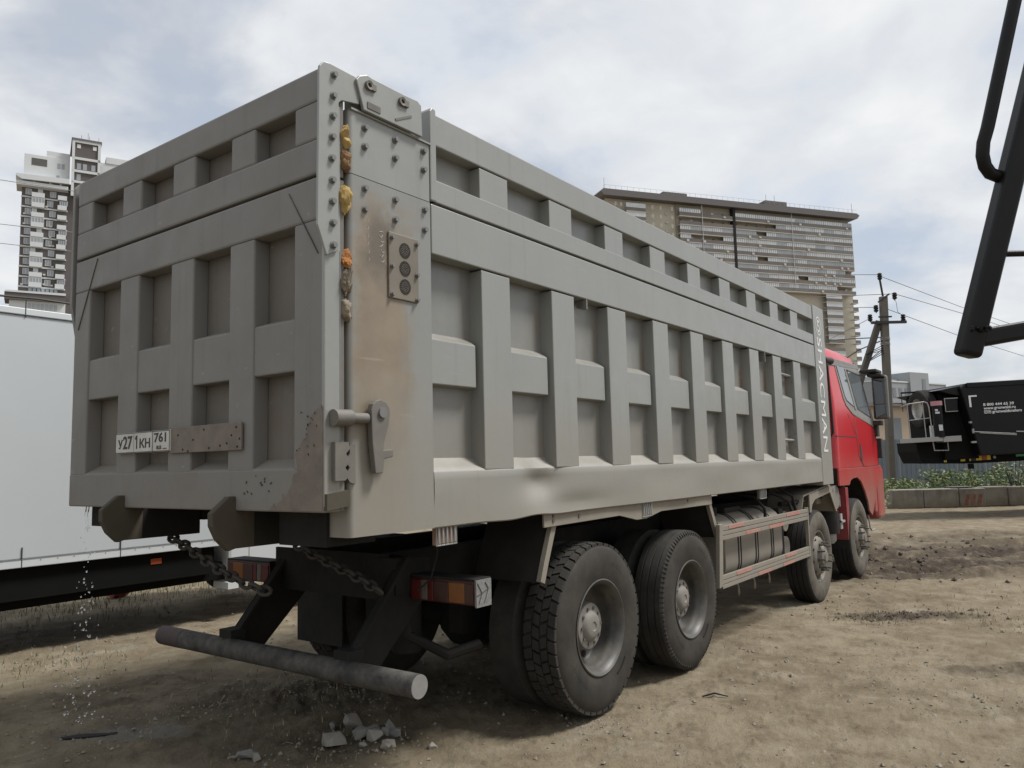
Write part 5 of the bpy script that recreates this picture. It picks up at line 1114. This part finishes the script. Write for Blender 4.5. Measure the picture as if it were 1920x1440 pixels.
sw = MB(); sw.lathe([(.56, .30), (.60, .27), (.68, .26), (.68, .001)], (0, 0, 0), 'x', 32); sw.v = [(x - 1.38, y + .85, z + 2.93) for x, y, z in sw.v]; sw.build('spare_rim', M['silver'], TR, smooth=40)
cy = MB().tube([(-.62, .22, 2.12), (-.62, .22, 3.02)], .135, 20).build('lift_cylinder', M['traileblack'], TR, smooth=40)
MB().tube([(-.62, .22, 2.98), (-.62, .22, 3.10)], .145, 20).build('cylinder_label', M['pinklabel'], cy, smooth=40)
for a in ((-.755, -.68, .075, .085, 2.83, 2.88), (-.755, -.64, .07, .08, 2.76, 2.81), (-.70, -.60, .07, .08, 2.30, 2.46)): MB().box(*a).build('white_sticker', M['whitetrim'], cy)
MB().box(-.84, -.70, .26, .30, 2.14, 2.45).build('white_board', M['winframe'], TR)
hb = MB(); hb.prism([(-.44, 3.14), (-.06, 3.16), (-.10, 2.82), (-.42, 2.80)], 'y', .15, .5); hb = hb.build('tool_box', M['traileblack'], TR, .01)
m = MB(); m.box(-.44, -.06, .14, .15, 3.14, 3.165); m.box(-.44, -.42, .14, .15, 2.80, 3.15); m.box(-.43, -.10, .14, .15, 2.79, 2.81); m.build('box_edge', M['galv'], hb)
MB().box(.14, .36, -.012, 0.0, 3.15, 3.19).build('corner_mark', M['white_trail'], TR); MB().box(.14, .19, -.012, 0.0, 2.88, 3.15).build('corner_mark', M['white_trail'], TR)
def ttext(b_, x, z, wd_, ht): text('lettering', b_, .1, M['white_trail'], basis((x, -.006, z), (1, 0, 0), (0, 0, 1)), TR, wd_, ht, .003, .0015)
ttext('8 800 444 65 39', .51, 2.885, .83, .075); ttext('www.grunwald.ru', .51, 2.765, .86, .10); ttext('grunwaldtrailers', .73, 2.665, .80, .10)
ic = MB()
for x in (.515, .615): 
    for a in ((x, x + .085, 2.685, 2.695), (x, x + .085, 2.76, 2.77), (x, x + .01, 2.685, 2.77), (x + .075, x + .085, 2.685, 2.77)): ic.box(a[0], a[1], -.009, -.003, a[2], a[3])
ic.box(.552, .562, -.009, -.003, 2.695, 2.755); ic.box(.545, .575, -.009, -.003, 2.725, 2.735); ic.tube([(.6575, -.006, 2.7275 + 0.0)] * 1 + [(.6575, -.009, 2.7275)], .018, 12)
ic.build('social_icons', M['white_trail'], TR)
for x, w_, mt_ in ((-.44, .075, 'yellow'), (.02, .12, 'yellow'), (.26, .20, 'yellow'), (.30, .14, 'seam'), (.46, .14, 'yellow'), (.61, .13, 'orange'), (.745, .10, 'yellow')):
    MB().box(x, x + w_, .488 - (.004 if mt_ == 'seam' else 0), .499, 1.44, 1.56 if mt_ != 'seam' else 1.53).build('reflector', M[mt_], TR)
MB().tube([(.95, .495, 1.50), (.95, .48, 1.50)], .04, 14).build('round_lamp', M['galv'], TR); MB().box(1.55, 2.1, .485, .5, 1.48, 1.54).build('green_strip', M['green'], TR)
MB().box(.26, .36, .48, .6, 1.22, 1.36).build('hook_box', M['chassisblack'], TR)
for a, b in (((.16, 2.22), (1.3, 2.10)), ((.32, 2.18), (1.3, 2.07)), ((1.3, 2.16), (2.6, 2.06))): MB().tube([(a[0], -.02, a[1]), (b[0], -.02, b[1])], .014, 6).build('tarp_rope', M['galv'], TR)
for z in (2.45, 1.92): MB().box(.10, .22, .0, .06, z, z + .05).build('latch', M['galv'], TR)
MB().box(.14, .18, -.02, .02, 2.18, 2.30).build('latch_plate', M['galv'], TR)
MB().tube([(-1.2, .9, 3.42), (-.4, .9, 3.42)], .025, 8).build('roll_bar', M['chassisblack'], TR)
m = MB(); m.tube([(-1.2, .9, 3.42), (-1.2, .9, 2.9)], .012, 6); m.tube([(-1.45, .9, 3.15), (-1.2, .9, 3.12), (-1.0, .8, 3.0)], .012, 6); m.build('air_line', M['wireblack'], TR)
for y in (.55, 1.85): MB().box(3.3, 3.45, y, y + .15, -.1, 1.45).build('landing_leg', M['galv'], TR)
for x in (7.2, 8.5, 9.8):
    for y in (.05, 2.1):
        m = MB(); m.lathe([(y + .35, .3), (y + .35, .45), (y + .3, .53), (y + .05, .53), (y, .45), (y, .3), (y + .08, .28), (y + .08, .001)], (x, 0, .83), 'y', 32, True); m.build('wheel', M['rubber'], TR, smooth=40)

# ------------------------------------------------------------------ black ladder frame close on the right
LF = empty('ladder_frame', (.3, -3.0, 1.9), 'black tubular ladder frame with a bent handrail hanging close on the right', 'ladder')
q0 = Vector((-.042, -2.588, 1.945)); q1 = Vector((.045, -2.80, 2.72)); dq = (q1 - q0); ro = Vector((.26, -.35, .0))
top = q0 + dq * 1.9
MB().beam(q0, top, .058, .062, (.8, .6, 0)).build('ladder_stile', M['black_tube'], LF, .014, seg=3)
MB().beam(q0 + ro, top + ro, .058, .062, (.8, .6, 0)).build('ladder_stile', M['black_tube'], LF, .014, seg=3)
MB().beam(q0 + dq * .06 - ro * .02, q0 + dq * .06 + ro * 1.1 + Vector((0, 0, .075)), .045, .05).build('bottom_bar', M['black_tube'], LF, .010, seg=3)
for t in (.37, .75, 1.13, 1.5): MB().tube([q0 + dq * t, q0 + dq * t + ro], .009 if t < .5 else .014, 10).build('ladder_rung', M['black_tube'], LF, smooth=40)
h = [(.02, -2.86, 3.45), (-.012, -2.777, 2.95), (-.040, -2.685, 2.585), (-.041, -2.672, 2.545), (-.038, -2.667, 2.51), (-.031, -2.670, 2.48), (-.018, -2.680, 2.46), (.0, -2.697, 2.452), (.03, -2.73, 2.452)]
MB().tube(h, .0175, 14).build('handrail', M['black_tube'], LF, smooth=50)
m = MB(); 
for i in range(12): a = rw.uniform(-.03, .03); p = q0 + dq * (.085 + .02 * rw.random()) + Vector((-.03, -.02, 0)) + ra * a; m.lump(p, .007, .007, .006, .2, 1, i)
m.build('weld_bead', M['black_tube'], LF, smooth=60)

# ------------------------------------------------------------------ far buildings
def bframe(o, d): return frame_at((o[0], o[1], 0), d)
# white tower on the left; local x along its front, y into depth
WT = empty('white_tower', None, 'tall white and brown apartment tower behind the box truck on the left', 'apartment tower', frame=bframe((92.7, 246.5), (10.66, -4.34)))
ST = 3.03; Z0 = 57.1; NF = 10
MB().box(0.0, 30, .6, 18, 0, 90).build('wall', M['towerbrown'], WT)
MB().box(30, 31, .8, 18, 0, 90).build('side_wall', M['towerwhite'], WT)
s0 = MB().box(-.1, 12.0, .35, 1.0, Z0 - .22, Z0 + .22).build('floor_slab', M['towerwhite'], WT)
for k in range(1, NF + 1): dup(s0, (0, 0, ST * k))
wd0 = MB().box(1.0, 2.5, .50, .62, Z0 + .75, Z0 + 2.45).build('window', M['towerglass'], WT)
fr_ = MB(); 
for a in ((1.0, 2.5, Z0 + .70, Z0 + .80), (1.0, 2.5, Z0 + 2.4, Z0 + 2.5), (.95, 1.05, Z0 + .7, Z0 + 2.5), (2.45, 2.55, Z0 + .7, Z0 + 2.5), (1.7, 1.8, Z0 + .75, Z0 + 2.45)): fr_.box(a[0], a[1], .44, .52, a[2], a[3])
wf0 = fr_.build('window_frame', M['winframe'], WT)
def bal(x0, x1): return MB().box(x0, x1, -.9, .4, Z0 - .1, Z0 + 1.25)
ba = bal(2.6, 5.9).build('balcony', M['towerwhite'], WT); bb = bal(9.3, 11.7).build('balcony', M['towerwhite'], WT)
br_ = MB().box(2.7, 5.8, .45, .60, Z0 + 1.2, Z0 + 2.8).build('balcony_recess', M['towerdark'], WT); bs_ = MB().box(9.4, 11.7, .45, .60, Z0 + 1.2, Z0 + 2.8).build('balcony_recess', M['towerdark'], WT)
gz_ = MB()
for i in range(4): gz_.box(2.7 + .8 * i, 3.32 + .8 * i, -.80, -.70, Z0 + 1.25, Z0 + 2.6)
ga = gz_.build('balcony_glazing', M['towerglass'], WT)
gw = MB(); gw.box(2.6, 5.9, -.78, .4, Z0 + 2.55, Z0 + 2.85)
for i in range(5): gw.box(2.6 + .8 * i, 2.72 + .8 * i, -.85, -.68, Z0 + 1.2, Z0 + 2.6)
gb = gw.build('glazing_frame', M['winframe'], WT)
ac0 = MB().box(.55, 1.2, .15, .5, Z0 + .35, Z0 + .85).build('air_conditioner', M['ac'], WT)
rt = random.Random(21)
half = MB().box(2.7, 4.0, .40, .44, Z0 + 1.2, Z0 + 2.75).build('door_leaf', M['towerwhite'], WT)
for k in range(0, NF):
    d = (0, 0, ST * k)
    if k:
        for o in (wd0, wf0, ba, bb, br_, bs_): dup(o, d)
    dup(wd0, (5.6 + (.7 if k % 2 else 0), 0, ST * k)); dup(wf0, (5.6 + (.7 if k % 2 else 0), 0, ST * k))
    if k % 2 == 0 and k < 9: dup(ga, d); dup(gb, d)
    else: dup(half, (rt.choice((0, .9, 1.4)), 0, ST * k))
    if k in (0, 4, 5, 8): dup(ga, (6.65, 0, ST * k)).scale.x = .72
    for q in range(2):
        if rt.random() < .65: dup(ac0, (rt.choice((0, 5.6, 6.8, 7.6)), 0, ST * k + rt.uniform(-.1, .5)))
for o in (ga, gb, half): bpy.data.objects.remove(o)
# stepped top
MB().prism([(-1.6, 89.9), (-1.6, 90.5), (12.2, 90.9), (12.2, 89.4), (0, 89.0)], 'y', -1.6, 6).build('cornice', M['towerwhite'], WT)
MB().box(-1.4, 11.9, -1.2, 6, 87.4, 88.6).build('cornice_band', M['towerwhite'], WT)
MB().box(.2, 11.6, -.3, 6, 88.6, 89.9).build('top_window_band', M['towerdark'], WT)
for x in (2.8, 6.9, 9.6): MB().box(x, x + .6, -.45, -.25, 88.6, 89.9).build('band_pier', M['towerwhite'], WT)
PBk = MB().box(.3, 12.2, .5, 14, 90.7, 97.6).build('penthouse', M['towerwhite'], WT)
MB().box(6.0, 12.2, .9, 14, 97.6, 99.6).build('penthouse_step', M['towerwhite'], WT)
MB().box(2.2, 6.2, .44, .52, 94.4, 96.6).build('roof_terrace', M['towerdark'], WT)
for x in (8.9, 10.0): MB().box(x, x + .8, .42, .52, 94.4, 96.0).build('window', M['towerglass'], WT)
MB().box(8.7, 9.5, .42, .52, 91.2, 92.2).build('window', M['towerglass'], WT)
CRW = MB().box(13.0, 20.0, -1.0, 14, 86, 103.4).build('crown', M['towerbrown'], WT)
for z in (103.0, 97.6, 93.6, 90.2): MB().box(12.6, 20.3, -1.35, -.95, z, z + .75).build('crown_band', M['towerwhite'], WT)
for x in (12.6, 19.6): MB().box(x, x + .75, -1.35, -.95, 86, 103.0).build('crown_pier', M['towerwhite'], WT)
MB().box(20.0, 20.35, -1.3, 14, 103.0, 103.75).build('crown_band', M['towerwhite'], WT); MB().box(20.0, 20.3, 12.5, 14, 90, 103.0).build('crown_pier', M['towerwhite'], WT)
for z in (97.6, 93.6): MB().box(20.0, 20.35, -1.3, 14, z, z + .6).build('crown_band', M['towerwhite'], WT)
MB().box(12.4, 20.6, -1.5, 14.2, 103.76, 104.3).build('crown_roof', M['broof'], WT)
for x in (13.9, 18.2): MB().box(x, x + 1.0, -1.1, -.99, 101.3, 102.5).build('window', M['winframe'], WT)
for x, z in ((14, 94.6), (15.6, 94.6), (17.9, 94.6), (14, 91.2)): MB().box(x, x + 1.1, -1.1, -.99, z, z + 1.9).build('window', M['towerglass'], WT)
MB().box(20.4, 31, 1.0, 14, 90, 98.6).build('side_penthouse', M['towerwhite'], WT); MB().box(22, 31, .8, 14, 98.6, 100.6).build('side_penthouse_step', M['towerwhite'], WT)
for x in (23.4, 24.6, 27.0): MB().box(x, x + .9, .9, 1.0, 95.2, 96.8).build('window', M['towerglass'], WT)
for x in (15.2, 17.0, 17.4, 20.0): MB().tube([(x, 4, 104), (x, 4, 107.5 + (1 if x == 17.0 else 0))], .06, 5).build('antenna', M['wire'], WT)
# podium bands low down
MB().box(-3.2, 12.2, -2.0, 6, 52.6, 54.6).build('podium_band', M['towerbrown'], WT); MB().prism([(-3.2, 54.7), (-3.0, 55.2), (12.2, 55.4), (12.2, 54.7)], 'y', -2.2, 6).build('podium_slab', M['towerwhite'], WT)
MB().box(-2.0, 12.2, -1.2, 6, 0, 52.6).build('podium_wall', M['towerwhite'], WT)
for x in (2.6, 3.7, 4.8, 5.9, 7.0, 8.1, 9.2): MB().box(x, x + .85, -1.32, -1.2, 50.2, 51.9).build('window', M['towerglass'], WT); MB().box(x, x + .85, .35, .6, 55.6, 56.8).build('window', M['towerglass'], WT)

# long beige block on the right
BB = empty('beige_apartment_block', None, 'long beige and brown apartment block with glazed balconies above the truck body', 'apartment block', frame=bframe((212.26, 115.32), (83.1, -57.1)))
TOPZ = 84.9; SH = 2.93
MB().box(0, 97, 2.2, 16, 0, 86.6).build('wall', M['bwall'], BB)
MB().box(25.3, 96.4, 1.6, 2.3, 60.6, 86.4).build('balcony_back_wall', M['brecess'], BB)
m = MB(); m.prism([(-2.2, 86.2), (-3.0, 87.4), (-2.2, 88.3), (98.4, 88.3), (99.6, 87.6), (98.6, 86.4), (97, 86.2)], 'y', -.9, 17); m.build('roof_fascia', M['broof'], BB)
MB().box(20, 29, .2, 12, 88.3, 89.6).build('roof_house', M['broof'], BB); MB().box(60, 69, .2, 12, 88.3, 90.2).build('roof_house', M['broof'], BB)
m = MB()
for k in range(48): m.tube([(-2 + 2.1 * k, -.8, 88.3), (-2 + 2.1 * k, -.8, 89.5)], .035, 4)
m.tube([(-2, -.8, 89.5), (98.5, -.8, 89.5)], .035, 4); m.build('roof_railing', M['galv'], BB)
for x in (-1, 61, 64.5, 98): MB().tube([(x, 1, 88), (x, 1, 92.5)], .06, 5).build('antenna', M['wire'], BB)
MB().box(46.3, 47.2, -.25, 2.0, 58, 86.3).build('expansion_gap', M['hole'], BB)
for x in (34.2, 70.3): MB().tube([(x, -.25, 60), (x, -.25, 86)], .09, 6).build('drain_pipe', M['winframe'], BB)
SEG = 4.2
def mesh_seg(kind, wseg):
    m = MB()
    if kind == 'parapet': m.box(0, wseg - .03, -.1, .05, 0, 1.18)
    if kind == 'slab': m.box(0, wseg, -.16, 1.7, -.30, -.02)
    if kind == 'glass': m.box(.05, wseg - .05, 0.0, .05, 1.19, 2.60)
    if kind == 'frame':
        n = max(2, int(wseg / .72)); m.box(0, wseg, -.06, .0, 2.48, 2.64); m.box(0, wseg, -.06, 0, 1.17, 1.27)
        for i in range(n + 1): x = (wseg - .08) * i / n; m.box(x, x + .11, -.055, 0, 1.2, 2.55)
    if kind == 'opening': m.box(.9, 1.75, 1.5, 1.58, .1, 2.2)
    if kind == 'sash': m.box(.3, 1.1, -.02, .02, 1.25, 2.5)
    return m
rb = random.Random(33); protos = {}
def seg(kind, name, mat, x, z, wseg):
    key = (kind, round(wseg, 2), mat)
    if key not in protos: 
        m = mesh_seg(kind, wseg); m.v = [(a + x, b, c_ + z) for a, b, c_ in m.v]; o = m.build(name, M[mat], BB); protos[key] = (o, x, z); return o
    o, px, pz = protos[key]; return dup(o, (x - px, 0, z - pz))
M['bframe'] = simple('grey_glazing_frame', (0.27, 0.28, 0.285), 0.5, var=0.1)
M['bwinpale'] = simple('pale_window', (0.40, 0.37, 0.305), 0.5, var=0.2, scale=1.0)
M['bglaze2'] = simple('loggia_glazing_pale', (0.64, 0.66, 0.66), 0.35, var=0.25, scale=0.6); M['bglaze3'] = simple('loggia_glazing_dark', (0.36, 0.385, 0.40), 0.25, var=0.4, scale=0.6)
M['bparapet2'] = simple('grey_brown_parapet', (0.17, 0.163, 0.157), 0.8, var=0.12, scale=0.3); M['bparapet3'] = simple('light_brown_parapet', (0.18, 0.155, 0.135), 0.8, var=0.12, scale=0.3)
acs = MB()
def row(xa, xb, z, glaz):
    n = max(1, round((xb - xa) / SEG)); ws_ = (xb - xa) / n; i = 0; seg('slab', 'balcony_slab', 'bslab', xa, z, xb - xa)
    pm = rb.choice(('bparapet', 'bparapet', 'bparapet2', 'bparapet3')); state = rb.random() < glaz
    for i in range(n):
        x = xa + i * ws_
        if rb.random() < .35: pm = rb.choice(('bparapet', 'bparapet2', 'bparapet3'))
        if rb.random() < .5: state = rb.random() < glaz
        seg('parapet', 'balcony_parapet', pm, x, z, ws_)
        if state:
            seg('glass', 'balcony_glazing', rb.choice(('bglaze', 'bglaze', 'bglaze2', 'bglaze3')), x, z, ws_); seg('frame', 'glazing_frame', 'bframe', x, z, ws_)
        else:
            seg('opening', 'balcony_door', rb.choice(('towerdark', 'bglaze')), x, z, ws_)
        if rb.random() < .25:
            q = x + rb.uniform(.2, ws_ - 1.1); acs.box(q, q + .85, -.42, -.12, z + rb.uniform(.0, .25), z + .8)
for k in range(9):
    z = TOPZ - SH * (k + 1)
    row(25.6, 46.2, z, .90); row(47.3, 96.4, z, .88)
    seg('slab', 'balcony_slab', 'bslab', 6.1, z, 7.0); seg('parapet', 'balcony_parapet', 'bparapet', 6.1, z, 7.0)
    if rb.random() < .8: seg('glass', 'balcony_glazing', 'bglaze', 6.1, z, 7.0); seg('frame', 'glazing_frame', 'winframe', 6.1, z, 7.0)
for k in range(4):
    z = TOPZ - SH * (k + 1)
    for x in (1.6, 3.6, 15.0, 18.0, 22.2): seg('sash', 'window', 'bwinpale', x, z, 3.0).location.y += 0; 
    for x in (21.5, 14.2): acs.box(x, x + .8, 1.8, 2.15, z + .4, z + .95)
# narrower lower part with its own balcony stack
for k in range(9, 24):
    z = TOPZ - SH * (k + 1)
    seg('slab', 'balcony_slab', 'bslab', 83.2, z, 6.8); seg('parapet', 'balcony_parapet', rb.choice(('bparapet', 'bparapet2')), 83.2, z, 6.8)
    if rb.random() < .75: seg('glass', 'balcony_glazing', 'bglaze', 83.2, z, 6.8); seg('frame', 'glazing_frame', 'winframe', 83.2, z, 6.8)
    m_ = seg('slab', 'balcony_slab', 'bslab', 94.8, z, 2.2); seg('parapet', 'balcony_parapet', 'bparapet2', 94.8, z, 2.2)
tag(acs.build('air_conditioners', M['ac'], BB), kind='stuff')

# grey office building and peach house
GO = empty('office_building', None, 'pale grey office building with small dark windows far behind the pole', 'office building', frame=bframe((158.5, 28.3), (17.52, -6.92)))
MB().box(-2, 21.6, 0, 14, 0, 15.6).build('wall', M['greyoffice'], GO); MB().box(8.4, 14.8, -.4, 10, 0, 17.6).build('stair_tower', M['greyoffice'], GO)
MB().box(-2.1, 21.7, -.1, 14, 15.5, 15.75).build('roof_edge', M['towerwhite'], GO)
w0 = MB().box(1.0, 2.0, -.06, .05, 12.6, 14.4).build('window', M['officewin'], GO)
for k in range(3):
    for x in (0, 2.0, 4.0, 6.0, 14.6, 16.6, 18.6):
        if (x, k) != (0, 0): dup(w0, (x, 0, -3.4 * k))
MB().box(12.4, 13.6, -.46, -.35, 13.4, 16.4).build('window', M['officewin'], GO)
MB().box(3.5, 8.4, 2, 6, 15.7, 16.3).build('roof_unit', M['greyoffice'], GO)
PH = empty('peach_house', None, 'low peach rendered building behind the sheet fence', 'house', frame=bframe((50.8, 8.6), (4.39, -2.57)))
MB().box(-1.5, 13, 0, 9, 0, 4.75).build('wall', M['peach'], PH); MB().box(-1.8, 13.3, -.35, 9.2, 4.75, 4.98).build('roof_edge', M['cabtrim'], PH)
MB().box(2.1, 3.0, -.05, .05, 2.5, 4.0).build('window', M['officewin'], PH); MB().box(2.05, 3.05, -.07, -.03, 2.4, 2.5).build('window_sill', M['winframe'], PH)
MB().tube([(4.2, -.1, 0), (4.2, -.1, 4.5), (4.2, -.3, 4.75)], .06, 8).build('drain_pipe', M['brecess'], PH)
